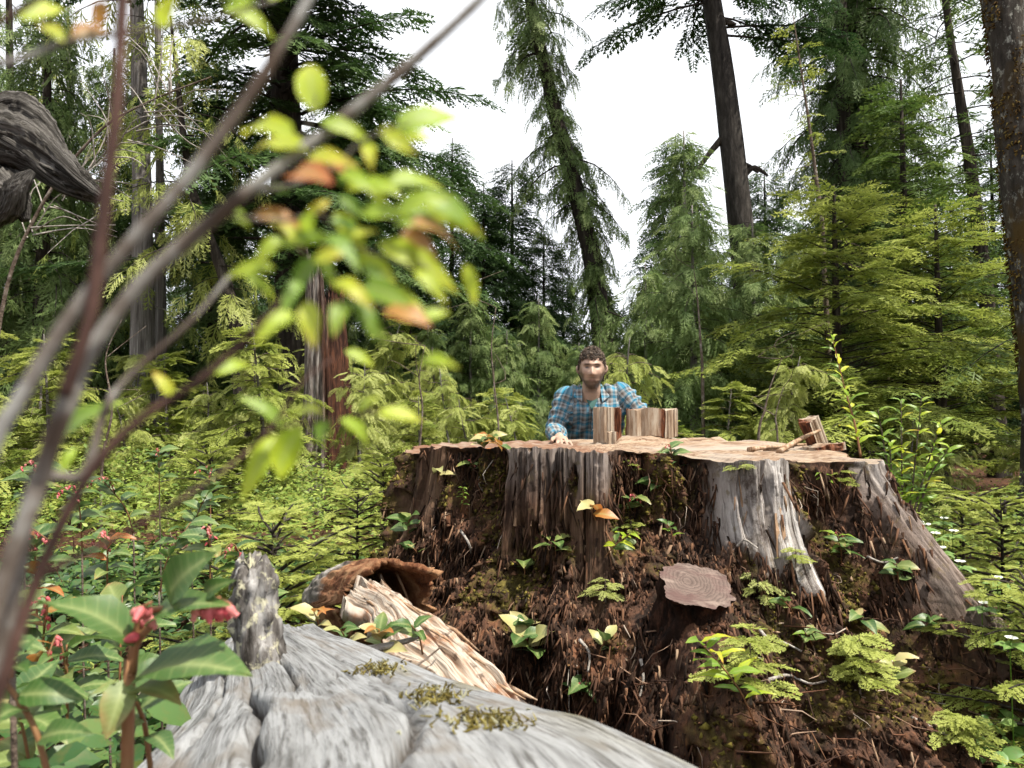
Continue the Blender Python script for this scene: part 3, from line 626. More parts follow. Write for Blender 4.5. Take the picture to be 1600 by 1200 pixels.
for k in range(7):
    p0 = Vector(A_ + D * Ln * rnd.uniform(.5, .8) + sdv * rnd.uniform(-.05, .06) + upv * .07); p1 = p0 + Vector((rnd.uniform(.0, .05), -.02, -rnd.uniform(.04, .11)))
    V, F = tube([p0, p0.lerp(p1, .5) + Vector((.004, 0, 0)), p1], [.004, .0035, .001], 5, True, .4, k)
    link('splinter', new_mesh('splinter', local(V, HL), F), MT['splinter'], HL)
# torn pale slab sloping down in front of it
m = Mat('pale_slab', .85, .2)
g = m.noise(12, 7, (1, 1, 1), .65); tcx = m.n('ShaderNodeCombineXYZ'); m.l(m.attr('su'), tcx.inputs[0]); m.l(m.attr('sv'), tcx.inputs[1])
mp = m.n('ShaderNodeMapping'); mp.inputs['Scale'].default_value = (3.2, 10, 1); m.l(tcx.outputs[0], mp.inputs['Vector'])
nz = m.n('ShaderNodeTexNoise'); nz.inputs['Scale'].default_value = 1.3; nz.inputs['Detail'].default_value = 7; m.l(mp.outputs[0], nz.inputs['Vector'])
c = m.ramp(nz.outputs['Fac'], [(.28, (.12, .065, .04)), (.42, (.30, .22, .16)), (.55, (.40, .35, .295)), (.72, (.27, .20, .145))])
c = m.mix(m.ramp(g, [(.52, 0.), (.63, .75)]), c, (.30, .13, .055)); c = m.mix(m.ramp(m.noise(30, 6), [(.58, 0.), (.66, .8)]), c, (.07, .04, .025)); m.color(c); m.bump(nz.outputs['Fac'], .8, .012)
SLB = thing('wood_slab', 'torn pale slab of splintered cedar lying before the hollow log', 'wood slab', tuple(P(660, 1000, 1.65)))
nu, nv = 120, 60
U, W = np.meshgrid(np.linspace(0, 1, nu), np.linspace(-1, 1, nv), indexing='ij')
ctr = spline([P(566, 930, 1.80), P(620, 965, 1.70), P(680, 1015, 1.62), P(760, 1085, 1.54), P(815, 1150, 1.48)], nu)
dirn = ctr[-1] - ctr[0]; dirn /= np.linalg.norm(dirn); acr = np.cross(dirn, [0, 0, 1.]); acr /= np.linalg.norm(acr); nrm = np.cross(acr, dirn)
hw = (.04 + .04 * smooth(0, .5, U) + .045 * fbm(U * 7, np.sign(W) * 3, 0 * U, 3, 91))
rid = .035 * fbm(U * 2.5, W * 3, 0 * U, 4, 92) + .006 * fbm(U * 6, W * 18, 0 * U, 3, 93)
jag = .05 * fbm(W * 5, 0 * U, 0 * U, 3, 94)
top = ctr[:, None] + acr * (W * hw)[..., None] + nrm * (.03 * (1 - W ** 2) + rid)[..., None] + dirn * (jag * (smooth(.8, 1, U) + smooth(.2, 0, U)))[..., None]
bot = ctr[:, None] + acr * (W * hw * .96)[..., None] - nrm * (.05 + 0 * U)[..., None] + dirn * (jag * (smooth(.8, 1, U) + smooth(.2, 0, U)))[..., None]
idx = np.arange(nu * nv).reshape(nu, nv); o2 = nu * nv
Ft = np.stack([idx[:-1, :-1], idx[1:, :-1], idx[1:, 1:], idx[:-1, 1:]], -1).reshape(-1, 4)[:, ::-1]; Fb = Ft[:, ::-1] + o2
e = np.concatenate([idx[0], idx[1:, -1], idx[-1, ::-1][1:], idx[::-1, 0][1:-1]]); en = np.roll(e, -1)
Fe = np.stack([e, e + o2, en + o2, en], -1)
link('slab', new_mesh('slab', local(np.concatenate([top.reshape(-1, 3), bot.reshape(-1, 3)]), SLB), np.concatenate([Ft, Fb, Fe]), {'su': np.tile(U.ravel(), 2), 'sv': np.tile(W.ravel(), 2)}, True), m.m, SLB)
for k in range(16):
    u_ = rnd.randrange(2, nu - 10); v_ = rnd.randrange(3, nv - 3); p0 = top[u_, v_]
    V, F = tube([p0 - nrm * .004, p0 + dirn * .04 + nrm * .006, p0 + dirn * rnd.uniform(.07, .12) + nrm * rnd.uniform(.004, .02)], [.005, .004, .001], 5, True, .5, k)
    link('splinter', new_mesh('splinter', local(V, SLB), F), MT['splinter'], SLB)
# ------------------------------------------------------------------ conifer building blocks
def kites(o, d, s, L, W, bend=0.0):
    """arrays of base points, directions, side vectors, lengths and widths -> kite verts (n,4,3)"""
    mid = o + d * (L * .45)[:, None]
    tip = o + d * L[:, None]; tip[:, 2] -= bend * L
    return np.stack([o, mid - s * (W * .5)[:, None], tip, mid + s * (W * .5)[:, None]], 1)
def spray_proto(kind, seed, nside=8, sub=2):
    """flat frond along +X, length 1; returns verts, tris, tint offset"""
    r = np.random.default_rng(seed); O, D, L, W, Tn = [], [], [], [], []
    cedar = kind == 'cedar'
    def axis_z(x): return -(.30 if cedar else .12) * x * x
    def add(o, a, l, w, t): O.append(o); D.append((math.cos(a), math.sin(a), r.normal(-.06 if cedar else 0, .10))); L.append(l); W.append(w); Tn.append(t)
    add((0, 0, 0), 0, .5, .05, .0); add((.45, 0, axis_z(.45)), 0, .55, .05, .18)
    for i in range(nside):
        for sg in (-1, 1):
            x = (i + .35 + r.uniform(-.2, .2) + (.25 if sg > 0 else 0)) / nside; x = min(max(x, .03), .97)
            a = sg * (R(42 if cedar else 56) + r.normal(0, .10)); l = (.46 if cedar else .44) * (1 - .72 * x) + .07; l *= r.uniform(.75, 1.15)
            add((x, 0, axis_z(x)), a, l, .055 if cedar else .07, .06 + .12 * x)
            for k in range(sub):
                s = (k + .8) / (sub + .6); q = (x + math.cos(a) * l * s, math.sin(a) * l * s, axis_z(x) - (.14 if cedar else .05) * l * s)
                for sg2 in (-1, 1):
                    add(q, a + sg2 * R(38 if cedar else 48), l * (.50 if cedar else .42) * (1.1 - .6 * s), .042 if cedar else .055, .12 + .12 * s)
    O = np.array(O); D = np.array(D); D /= np.linalg.norm(D, axis=1, keepdims=True); L = np.array(L); W = np.array(W)
    S = np.cross(D, [0, 0, 1.]); S /= np.linalg.norm(S, axis=1, keepdims=True); S[:, 2] += r.normal(0, .25, len(S))
    V = kites(O, D, S, L, W, .10 if cedar else .04)
    n = len(O); F = (np.arange(n) * 4)[:, None, None] + np.array([[0, 1, 2], [0, 2, 3]])[None]
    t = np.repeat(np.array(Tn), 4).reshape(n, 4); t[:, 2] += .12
    return V.reshape(-1, 3), F.reshape(-1, 3), t.ravel()
PROTO = {}
for kd in ('hemlock', 'cedar'):
    for lod, (ns, sb) in {'lo': (6, 1), 'mid': (8, 1), 'hi': (10, 2)}.items():
        PROTO[kd, lod] = [spray_proto(kd, 10 + q, ns, sb) for q in range(4)]
def put_sprays(mb, kind, lod, O, A, N, L, T, wid=1.0, seed=0):
    """instances of fronds baked into one mesh: origins, axes, normals, lengths, tints"""
    O, A, N, L, T = (np.asarray(q, float) for q in (O, A, N, L, T))
    A = A / (np.linalg.norm(A, axis=1, keepdims=True) + 1e-9)
    S = np.cross(N, A); S /= np.linalg.norm(S, axis=1, keepdims=True) + 1e-9; N = np.cross(A, S)
    pick = np.random.default_rng(seed).integers(0, 4, len(O))
    for q in range(4):
        k = pick == q; n = int(k.sum())
        if not n: continue
        v, f, t = PROTO[kind, lod][q]
        M = np.stack([A[k], S[k] * wid, N[k]], 1) * L[k][:, None, None]
        V = np.einsum('vi,nij->nvj', v, M) + O[k][:, None]
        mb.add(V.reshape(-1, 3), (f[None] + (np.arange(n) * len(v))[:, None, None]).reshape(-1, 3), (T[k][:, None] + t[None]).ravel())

def conifer(seed, kind, H, r0, zlo, zhi, nbr, Lf, spray, path=None, lod='mid', dens=9., droop=.25, rise=.15, tint=.35, azs=None, upper_tip=True, wood_seg=5, bark_wob=.15, hang=.12, njit=.22):
    """meshes of one conifer, base at the origin: trunk, branches, foliage"""
    r = np.random.default_rng(seed)
    path = path or (lambda z: np.array([0., 0.]))
    zz = np.linspace(-.4, H, 36); pts = [(*path(z), z) for z in zz]
    rad = r0 * np.clip(1 - .92 * (np.clip(zz, 0, H) / H), .02, 1) ** .85 * (1 + .35 * np.exp(-np.clip(zz, 0, 9) / (.5 + r0)))
    tr = MB(); V, F = tube(pts, rad, 18, True, bark_wob, seed, .12); tr.add(V, F)
    br = MB(); fo = MB(); O, A, N, L, T = [], [], [], [], []
    for i in range(nbr):
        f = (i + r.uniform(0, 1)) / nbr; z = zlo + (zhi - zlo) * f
        az = azs(r, z) if azs else i * 2.39996 + r.normal(0, .5)
        Lb = Lf(f) * r.uniform(.45, 1.25)
        if Lb < .08: continue
        b = np.array([*path(z), z]); dh = np.array([math.cos(az), math.sin(az), 0]); sd_ = np.array([-dh[1], dh[0], 0])
        rs = rise * r.uniform(.4, 1.6) + .35 * f ** 3; dr = droop * r.uniform(.6, 1.4)
        curve = lambda s: b + dh * (Lb * s) + np.array([0, 0, Lb * (rs * s - dr * s * s)]) + sd_ * (Lb * .06 * math.sin(s * 4 + i))
        cp = np.array([curve(s) for s in np.linspace(0, 1, wood_seg)])
        V, F = tube(cp, np.linspace(max(.006, r0 * .10 * min(1, Lb)), .003, wood_seg), 4, False); br.add(V, F)
        n = max(3, int(Lb * dens)); bt = tint + r.normal(0, .10) + .06 * f
        s0 = .12 if Lb < 1.2 else .22
        for j in range(n):
            s = s0 + (1 - s0) * ((j + r.uniform(0, 1)) / n) ** .85; p = curve(s); tg = curve(min(1, s + .02)) - curve(max(0, s - .02)); tg /= np.linalg.norm(tg)
            sg = 1 if (j % 2) else -1
            ls = spray * r.uniform(.65, 1.25) * (1.15 - .5 * s)
            if kind == 'hemlock':
                a = tg * r.uniform(.5, .9) + sd_ * sg * r.uniform(.35, 1.0) + np.array([0, 0, r.normal(-hang, .10)])
                nn = np.array([0, 0, 1.]) + r.normal(0, njit, 3)
            else:
                a = tg * r.uniform(.25, .7) + sd_ * sg * r.uniform(.1, .8) + np.array([0, 0, -r.uniform(.35, 1.1)])
                nn = dh * .6 + np.array([0, 0, .5]) + r.normal(0, .45, 3)
            O.append(p); A.append(a); N.append(nn); L.append(ls); T.append(bt + r.normal(0, .07))
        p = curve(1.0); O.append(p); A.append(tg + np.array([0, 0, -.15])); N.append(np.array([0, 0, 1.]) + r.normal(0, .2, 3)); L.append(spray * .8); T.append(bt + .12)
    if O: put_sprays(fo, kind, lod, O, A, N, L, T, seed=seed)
    return tr.mesh('trunk', True), br.mesh('branches') if br.V else None, fo.mesh('foliage') if fo.V else None

TREES = []
def place_tree(name, label, meshes, mats, loc, rot=(0, 0, 0), sc=1.0, group=None, cat='tree'):
    t = thing(name, label, cat, loc, group); t.rotation_euler = rot; t.scale = (sc, sc, sc)
    for nm, me, mt in zip(('trunk', 'branches', 'foliage'), meshes, mats):
        if me is not None: link(nm, me, MT[mt], t)
    TREES.append(t); return t
def gpt(px, d, py=655):
    q = P(px, py, d); return Vector((q.x, d, float(ground_z(q.x, d)) - .05))
def pixpath(base, pts, d):
    """trunk centre line through photo pixels, all at depth d, as offsets from base"""
    w = np.array([list(P(a, b, d)) for a, b in pts]); w = w[np.argsort(w[:, 2])]
    zs = w[:, 2] - base.z; xs = w[:, 0] - base.x
    def f(z):
        if z > zs[-1]: k = (xs[-1] - xs[-2]) / (zs[-1] - zs[-2]); return np.array([xs[-1] + k * (z - zs[-1]), 0])
        return np.array([np.interp(z, np.r_[0, zs], np.r_[0 if zs[0] > .3 else xs[0], xs]), 0])
    return f
lin = lambda a, b: (lambda f: a + (b - a) * f)

# --- leaning cedar, foliage hugging its trunk, in the open sky
d = 14; b = gpt(952, d)
p_ = pixpath(b, [(950, 620), (938, 500), (925, 400), (900, 300), (868, 180), (845, 80), (828, 0), (790, -160)], d)
place_tree('leaning_cedar', 'slim leaning cedar with drooping sprays, standing alone against white sky', conifer(1, 'cedar', 13, .22, 1.7, 10, 150, lambda f: .72 * (1 - .1 * f) * (1 + .4 * math.sin(f * 17)), .38, p_, 'mid', 13.5, .85, .10, .60), ('bark_dark', 'bark_dark', 'cedar_dark'), b)
# --- tall bare hemlock trunk
d = 13; b = gpt(1182, d)
p_ = pixpath(b, [(1180, 640), (1172, 500), (1163, 400), (1152, 300), (1138, 180), (1122, 60), (1112, 0), (1095, -120)], d)
hm = conifer(2, 'hemlock', 16.5, .27, 7.6, 13, 34, lambda f: 1.9 - .5 * f, .55, p_, 'mid', 11, .35, .02, .12, azs=lambda r, z: r.choice([r.normal(math.pi, .5), r.normal(.1, .6), r.uniform(0, 6.28)]))
t = place_tree('tall_hemlock', 'tall straight bare-trunked hemlock with dark boughs only near the top', hm, ('bark_hemlock', 'bark_dark', 'hemlock_dark'), b)
for pts in ([(1150, 290), (1176, 262), (1200, 275)], [(1130, 215), (1108, 240), (1078, 285)], [(1145, 265), (1165, 258), (1185, 270)], [(1118, 30), (1140, 36), (1150, 38)]):
    w = [P(a, c_, d) for a, c_ in pts]; V, F = tube(spline(w, 10), np.linspace(.07, .02, 10), 8, True, .2, 1); link('dead_limb', new_mesh('dead_limb', local(V, t), F, None, True), MT['bark_dark'], t)
# --- twin-stemmed cedar with hanging sprays, right
d = 15; b = gpt(1345, d)
cd = conifer(3, 'cedar', 17, .30, 3.0, 11, 190, lambda f: 1.75 * (1 - .2 * f), .52, pixpath(b, [(1345, 640), (1340, 400), (1338, 150), (1335, 0), (1330, -200)], d), 'lo', 10.5, .7, .08, .36)
place_tree('twin_cedar', 'broad cedar with hanging blue-green sprays, the fuller of the paired stems', cd, ('bark_dark', 'bark_dark', 'cedar_dark'), b)
b = gpt(1322, 14.6); cd2 = conifer(33, 'cedar', 15, .2, 3.5, 10, 50, lambda f: 1.1 * (1 - .45 * f), .45, pixpath(b, [(1322, 640), (1320, 400), (1318, 150), (1314, 0)], 14.6), 'mid', 9, .6, .08, .34)
place_tree('slim_cedar', 'slim dark cedar stem just left of the broad hanging cedar', cd2, ('bark_dark', 'bark_dark', 'cedar_dark'), b)
# --- thin dying sapling
d = 10; b = gpt(1300, d)
ds = conifer(4, 'hemlock', 6.6, .05, 2.6, 6.4, 34, lambda f: .55 * (1 - .5 * f), .20, pixpath(b, [(1298, 640), (1285, 350), (1268, 220), (1240, 30)], d), 'lo', 5, .2, .0, .55)
place_tree('dying_sapling', 'thin pinkish half-dead sapling stem with few needles, before the cedars', ds, ('twig', 'twig', 'hemlock_light'), b)
# --- spreading yellow-green hemlock, right of the stump
d = 8.8; b = gpt(1310, d)
yh = conifer(5, 'hemlock', 4.0, .09, .7, 3.9, 120, lambda f: 2.05 * (1 - f ** 1.3) + .25, .36, None, 'lo', 13, .30, .30, .42)
place_tree('spreading_hemlock', 'bushy yellow-green hemlock with wide layered boughs behind the stump', yh, ('bark_dark', 'bark_dark', 'hemlock_light'), b, (0, 0, .4))
# --- thin sparse hemlock, far right
d = 13; b = gpt(1560, d)
sp = conifer(6, 'hemlock', 11, .15, 3, 10.5, 70, lambda f: 1.5 * (1 - .5 * f), .42, pixpath(b, [(1556, 640), (1540, 450), (1515, 250), (1485, 60), (1470, -60)], d), 'mid', 6, .30, .0, .2)
place_tree('sparse_hemlock', 'sparse thin hemlock with drooping bare limbs near the mossy trunk', sp, ('bark_dark', 'bark_dark', 'hemlock_mid'), b)
# --- thick mossy trunk at the right edge
d = 6.6; b = gpt(1652, d)
mt_ = conifer(7, 'hemlock', 9.5, .255, 6.5, 9, 6, lambda f: 1.0, .4, pixpath(b, [(1648, 640), (1632, 520), (1614, 380), (1598, 250), (1579, 100), (1567, 0), (1552, -130)], d), 'mid', 7, .3, .1, .2, bark_wob=.3)
t = place_tree('mossy_trunk_tree', 'mossy lichen-spotted dark trunk rising along the right edge', mt_, ('bark_mossy', 'bark_dark', 'hemlock_mid'), b)
mb = MB()
for k in range(2600):
    z = rnd.uniform(.8, 6.6); c = pixpath(b, [(1648, 640), (1632, 520), (1614, 380), (1598, 250), (1579, 100), (1567, 0)], d)(z)
    a = rnd.gauss(math.pi * 1.05, .9); rr_ = .255 * (1 - .78 * z / 9.5) * 1.02
    if vnoise(z * 1.6, a * .9, 0, 5) < .45: continue
    o_ = np.array([c[0] + math.cos(a) * rr_, c[1] + math.sin(a) * rr_, z]); out = np.array([math.cos(a), math.sin(a), 0])
    V, F = tube([o_ - out * .01, o_ + out * rnd.uniform(.005, .012) + np.array([rnd.gauss(0, .006), 0, -.01]), o_ + out * rnd.uniform(.004, .02) + np.array([rnd.gauss(0, .012), 0, -rnd.uniform(.01, .04)])], [.008, .008, .001], 3, False); mb.add(V, F, rnd.random())
m = Mat('trunk_moss', .95, .1); m.color(m.ramp(m.attr('tint'), [(0, (.03, .016, .005)), (.5, (.075, .042, .011)), (1, (.15, .11, .03))]))
tag(link('moss', mb.mesh('moss'), m.m, t), kind='stuff')
b = gpt(1660, 7.2)
place_tree('edge_hemlock', 'dark hemlock just outside the right edge, one bough crossing the mossy trunk', conifer(8, 'hemlock', 9, .14, 1.5, 8.6, 60, lambda f: 1.2 * (1 - .5 * f), .4, None, 'lo', 6, .3, .1, .2), ('bark_dark', 'bark_dark', 'hemlock_mid'), b)
# --- young cedars right of the man
yc = conifer(9, 'cedar', 5.6, .09, .5, 5.5, 120, lambda f: 1.25 * (1 - f) ** .8 + .12, .36, None, 'mid', 11, .45, .25, .45)
place_tree('young_cedar', 'young pointed cedar rising against the sky left of the tall bare trunk', yc, ('bark_grey', 'bark_dark', 'cedar_dark'), gpt(1073, 12), (0, 0, .3))
yc2 = conifer(10, 'cedar', 4.4, .07, .3, 4.3, 100, lambda f: 1.35 * (1 - f) ** .75 + .12, .36, None, 'mid', 13, .5, .28, .50)
place_tree('young_cedar', 'full green young cedar directly behind the wide cedar block', yc2, ('bark_grey', 'bark_dark', 'cedar_dark'), gpt(1085, 9), (0, 0, 1.1), .86)
place_tree('young_cedar', 'light young cedar between the leaning cedar and the tall bare trunk', yc2, ('bark_grey', 'bark_dark', 'cedar_dark'), gpt(1010, 10.5), (0, 0, 2.6), .74)
place_tree('young_cedar', 'dark young cedar below the foot of the tall bare trunk', yc2, ('bark_grey', 'bark_dark', 'cedar_dark'), gpt(1180, 10.5), (0, 0, 4.0), .9)
place_tree('young_hemlock', 'dark bushy hemlock closing the gap beside the mossy trunk', yh, ('bark_dark', 'bark_dark', 'hemlock_light'), gpt(1470, 10.5), (0, 0, 2.0), 1.05)
place_tree('young_hemlock', 'hemlock bough mass at the dark right side under the sparse hemlock', conifer(12, 'hemlock', 6.5, .12, .5, 6.3, 130, lambda f: 1.9 * (1 - f) ** .8 + .2, .48, None, 'lo', 9, .35, .15, .22), ('bark_dark', 'bark_dark', 'hemlock_mid'), gpt(1420, 12), (0, 0, .7))
# --- great dark hemlock, centre left
d = 11; b = gpt(462, d)
bh = conifer(13, 'hemlock', 15, .30, 3.0, 9.5, 120, lambda f: 2.7 * (1 - .15 * f), .55, pixpath(b, [(470, 640), (455, 400), (448, 200), (440, 0), (435, -200)], d), 'mid', 10.5, .30, .12, .26, azs=lambda r, z: r.choice([r.normal(-.25, .75), r.normal(-1.2, .6), r.uniform(0, 6.28)]))
place_tree('great_hemlock', 'great dense dark hemlock towering behind the huckleberry leaves', bh, ('bark_dark', 'bark_dark', 'hemlock_dark'), b)
# --- hemlocks in the middle distance
mh = conifer(14, 'hemlock', 7.5, .10, .6, 7.3, 170, lambda f: 1.9 * (1 - f) ** .8 + .22, .48, None, 'lo', 11, .38, .15, .30, hang=.4, njit=.45)
for px, d_, s_, rz, lab in ((800, 15, .82, .2, 'dark pointed hemlock left of the leaning cedar, above the man'), (705, 17, .98, 1.4, 'dark hemlock in the middle distance, half hidden by huckleberry leaves'), (640, 20, .8, 2.2, 'far dark hemlock with sky gaps, right of the red snag'), (880, 19, .62, 3.0, 'small far hemlock just behind the leaning cedar foot'), (590, 16, 1.1, 4.4, 'tall dark hemlock standing close behind the red snag'), (755, 14, .72, 5.1, 'full dark hemlock between two pointed ones, left of the man'), (850, 14.5, .62, 3.9, 'short full hemlock touching the leaning cedar on its left')):
    place_tree('dark_hemlock', lab, mh, ('bark_dark', 'bark_dark', 'hemlock_dark'), gpt(px, d_), (0, 0, rz), s_)
# --- rotten red snag
d = 8.2; b = gpt(518, d)
zz = np.linspace(-.3, 2.5, 60); th = np.linspace(0, 2 * math.pi, 120, endpoint=False); ZZ, TH = np.meshgrid(zz, th, indexing='ij')
rr = (.16 + .26 * np.exp(-np.clip(ZZ, 0, 3) / 1.0)) * (1 + .22 * fbm(np.cos(TH) * 2.2, np.sin(TH) * 2.2, ZZ * .5, 3, 101) + .14 * fbm(np.cos(TH) * 9, np.sin(TH) * 9, ZZ * .9, 3, 102))
ZT = ZZ + smooth(1.4, 2.5, ZZ) * (.3 * fbm(np.cos(TH) * 3, np.sin(TH) * 3, 0 * TH, 3, 103) - .25 * np.cos(TH) + .12 * fbm(np.cos(TH) * 14, np.sin(TH) * 14, 0 * TH, 2, 104))
V = np.stack([np.cos(TH) * rr - .03 * ZT, np.sin(TH) * rr, ZT], -1); n0, n1 = ZZ.shape
idx = np.arange(n0 * n1).reshape(n0, n1); nxt = np.roll(idx, -1, 1); F = np.stack([idx[:-1], nxt[:-1], nxt[1:], idx[1:]], -1).reshape(-1, 4)
V = np.concatenate([V.reshape(-1, 3), [[-.1, 0, 1.3]]]); F = np.concatenate([F, np.stack([idx[-1], nxt[-1], np.full(n1, n0 * n1), np.full(n1, n0 * n1)], -1)])
m = Mat('snag_wood', .9, .15); g = m.noise(5, 7, (7, 7, .8), .7)
c1 = m.ramp(g, [(.34, (.010, .005, .004)), (.5, (.05, .021, .013)), (.66, (.12, .048, .025))]); c2 = m.ramp(g, [(.34, (.03, .022, .018)), (.5, (.13, .105, .09)), (.66, (.32, .29, .265))])
c = m.mix(m.attr('grey'), c1, c2); m.color(c); m.bump(g, .8, .03)
gy_ = smooth(.15, -.3, np.cos(TH) + .5 * fbm(np.cos(TH) * 3, np.sin(TH) * 3, ZZ, 3, 105))
t = thing('red_snag', 'broken rotten red-brown snag with a grey left side, behind the thicket', 'snag', b)
mb = MB(); F3 = np.concatenate([F[:, [0, 1, 2]], F[F[:, 2] != F[:, 3]][:, [0, 2, 3]]])
link('snag_trunk', new_mesh('snag_trunk', V, F3, {'grey': np.r_[gy_.ravel(), .5]}, True), m.m, t)
# --- grey dead cedar poles, left
for px, pt_, d_, rad_, H_, lab in ((222, [(222, 600), (222, 300), (214, 0), (208, -200)], 10.5, .17, 12, 'tall silver-grey dead cedar pole, the thickest left of the great hemlock'),
                             (250, [(252, 600), (250, 300), (246, 0), (243, -200)], 11.5, .09, 12, 'thin pale dead pole right beside the thick grey cedar'),
                             (75, [(78, 600), (76, 300), (70, 100), (64, -100)], 15, .14, 11, 'grey trunk standing further back at the left, below the gnarled wood'),
                             (118, [(112, 600), (110, 300), (106, 0)], 17, .14, 11, 'dim grey trunk behind the bare twigs at the left'),
                             (18, [(22, 600), (18, 300), (14, 0)], 13, .13, 11, 'dark trunk at the far left edge behind the salal')):
    b = gpt(px, d_); cm = conifer(int(px), 'cedar', H_, rad_, 2.5, H_ - .5, 26, lambda f: .9, .45, pixpath(b, pt_, d_), 'lo', 5, .55, .05, .42, bark_wob=.25)
    place_tree('dead_cedar', lab, cm, ('bark_grey' if px > 40 else 'bark_dark', 'deadtwig', 'cedar_light'), b)
# --- crooked dark trunk
d = 9.2; b = gpt(378, d)
cm = conifer(15, 'cedar', 6, .11, 2.2, 5.8, 26, lambda f: .85, .40, pixpath(b, [(378, 640), (368, 500), (350, 430), (318, 350), (300, 300), (285, 200), (270, 60)], d), 'mid', 8, .6, .05, .5)
place_tree('crooked_cedar', 'crooked dark trunk bending left, right of the grey dead poles', cm, ('bark_dark', 'bark_dark', 'cedar_light'), b)
# --- left-hand cedars
lc = conifer(16, 'cedar', 7.5, .15, .6, 7.3, 120, lambda f: 1.6 * (1 - .75 * f), .46, None, 'mid', 10, .65, .1, .42)
for px, d_, s_, rz, lab in ((60, 11, 1.0, .5, 'tall green cedar filling the left side behind the gnarled dead wood'), (165, 13, 1.0, 2.4, 'tall cedar behind the twigs, left of the grey poles'), (330, 13.5, .95, 4.1, 'cedar with pale hanging sprays between grey poles and great hemlock'), (-60, 12, 1.1, 5.2, 'shaded cedar at the outermost left edge')):
    place_tree('hanging_cedar', lab, lc, ('bark_dark', 'bark_dark', 'cedar_dark'), gpt(px, d_), (0, 0, rz), s_)

# --- light green saplings forming the thicket behind the clearing
sa = [conifer(20 + k, 'cedar', 2.5, .04, .1, 2.45, 54, lambda f: (1.05 * (1 - f) ** .6 + .12) * (.7 + .5 * math.sin(f * 23 + k)), .27, lambda z: np.array([.10 * math.sin(z * 1.9 + k), .08 * math.sin(z * 1.3)]), 'hi', 13, .5, .4, .58) for k in range(2)]
sh = [conifer(24 + k, 'hemlock', 2.3, .035, .1, 2.25, 52, lambda f: .85 * (1 - f) ** .8 + .10, .30, None, 'hi', 11, .4, .3, .5) for k in range(2)]
rr_ = random.Random(11)
spots = [(20, 7.5), (90, 6.6), (150, 8.2), (215, 7.0), (270, 8.4), (320, 6.8), (385, 7.6), (430, 6.9), (585, 7.4), (620, 8.6), (660, 7.0), (700, 8.0), (745, 7.2), (790, 8.4), (830, 7.2), (985, 7.4), (1040, 7.0), (60, 9.3), (180, 9.6), (300, 9.8), (560, 9.4), (675, 9.8), (770, 9.9), (860, 9.2), (1210, 7.2), (1120, 7.6), (1480, 7.6), (1580, 8.2), (-40, 6.2), (1390, 7.4), (440, 9.4), (930, 8.2)]
SL = ['at the left edge of the thicket', 'below the tip of the gnarled wood', 'left of the grey poles, second row', 'below the thick grey pole', 'right of the grey poles, second row', 'below the crooked trunk', 'between crooked trunk and red snag', 'touching the red snag on its left', 'touching the red snag on its right', 'a little right of the red snag, second row', 'left of the stump, below the far dark hemlock', 'above the left rim of the stump, second row', 'above the left rim of the stump, front row', 'behind the orange-tinged sprig, second row', 'closest to the man on his left in the photo', 'just right of the man, behind the wide block', 'right of the wide block, front row', 'third row at the left edge', 'third row behind the grey poles', 'third row behind the crooked trunk', 'third row right behind the red snag', 'third row left of the man, below dark hemlocks', 'third row above the stump left rim', 'at the foot of the leaning cedar', 'behind the middle of the stump top', 'left of the spreading hemlock, low', 'at the right side behind the willowy bush', 'beside the mossy trunk at the right edge', 'outermost at the left edge, nearest row', 'below the spreading hemlock boughs', 'third row behind the left of the red snag', 'directly behind the man']
for k, (px, d_) in enumerate(spots):
    right = px > 1100
    if k % 3 == 1:
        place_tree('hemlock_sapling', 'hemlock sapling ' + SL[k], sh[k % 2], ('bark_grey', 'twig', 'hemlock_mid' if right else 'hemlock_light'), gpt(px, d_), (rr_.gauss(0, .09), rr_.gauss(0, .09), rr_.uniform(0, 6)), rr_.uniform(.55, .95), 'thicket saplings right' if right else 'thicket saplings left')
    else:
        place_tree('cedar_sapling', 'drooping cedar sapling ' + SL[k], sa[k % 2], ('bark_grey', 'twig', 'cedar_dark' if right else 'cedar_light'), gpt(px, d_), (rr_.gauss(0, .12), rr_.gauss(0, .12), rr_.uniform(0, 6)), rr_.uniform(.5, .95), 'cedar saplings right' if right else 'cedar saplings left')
# --- bushy young conifers closing the gap behind the thicket
for k, (px, d_, s_, lab) in enumerate(((600, 12, .62, 'bushy cedar right behind the red snag'), (668, 11.2, .55, 'rounded cedar in the gap right of the red snag'), (735, 12.5, .7, 'bushy cedar below the middle dark hemlocks'), (792, 11.4, .55, 'low cedar behind the saplings left of the man'), (842, 12.6, .68, 'bushy cedar between dark hemlock and leaning cedar'), (905, 11, .5, 'low cedar before the foot of the leaning cedar'), (520, 12.5, .8, 'bushy cedar behind the red snag'), (420, 11.5, .62, 'bushy cedar left of the red snag'), (240, 11.8, .6, 'bushy cedar at the foot of the grey poles'), (110, 11.8, .62, 'bushy cedar at the left behind the saplings'))):
    place_tree('bushy_cedar', lab, yc2, ('bark_grey', 'bark_dark', 'cedar_dark'), gpt(px, d_), (0, 0, k * 1.3), s_)
for k, (px, d_, s_) in enumerate(((640, 14.5, .8), (765, 15.5, .75), (860, 16, .7), (950, 15, .6), (700, 20, .9), (820, 21, .85))):
    place_tree('young_hemlock', 'dark young hemlock in the dense belt behind the man', yh, ('bark_dark', 'bark_dark', 'hemlock_mid'), gpt(px, d_), (0, 0, k * 1.1), s_, 'dense hemlock belt')
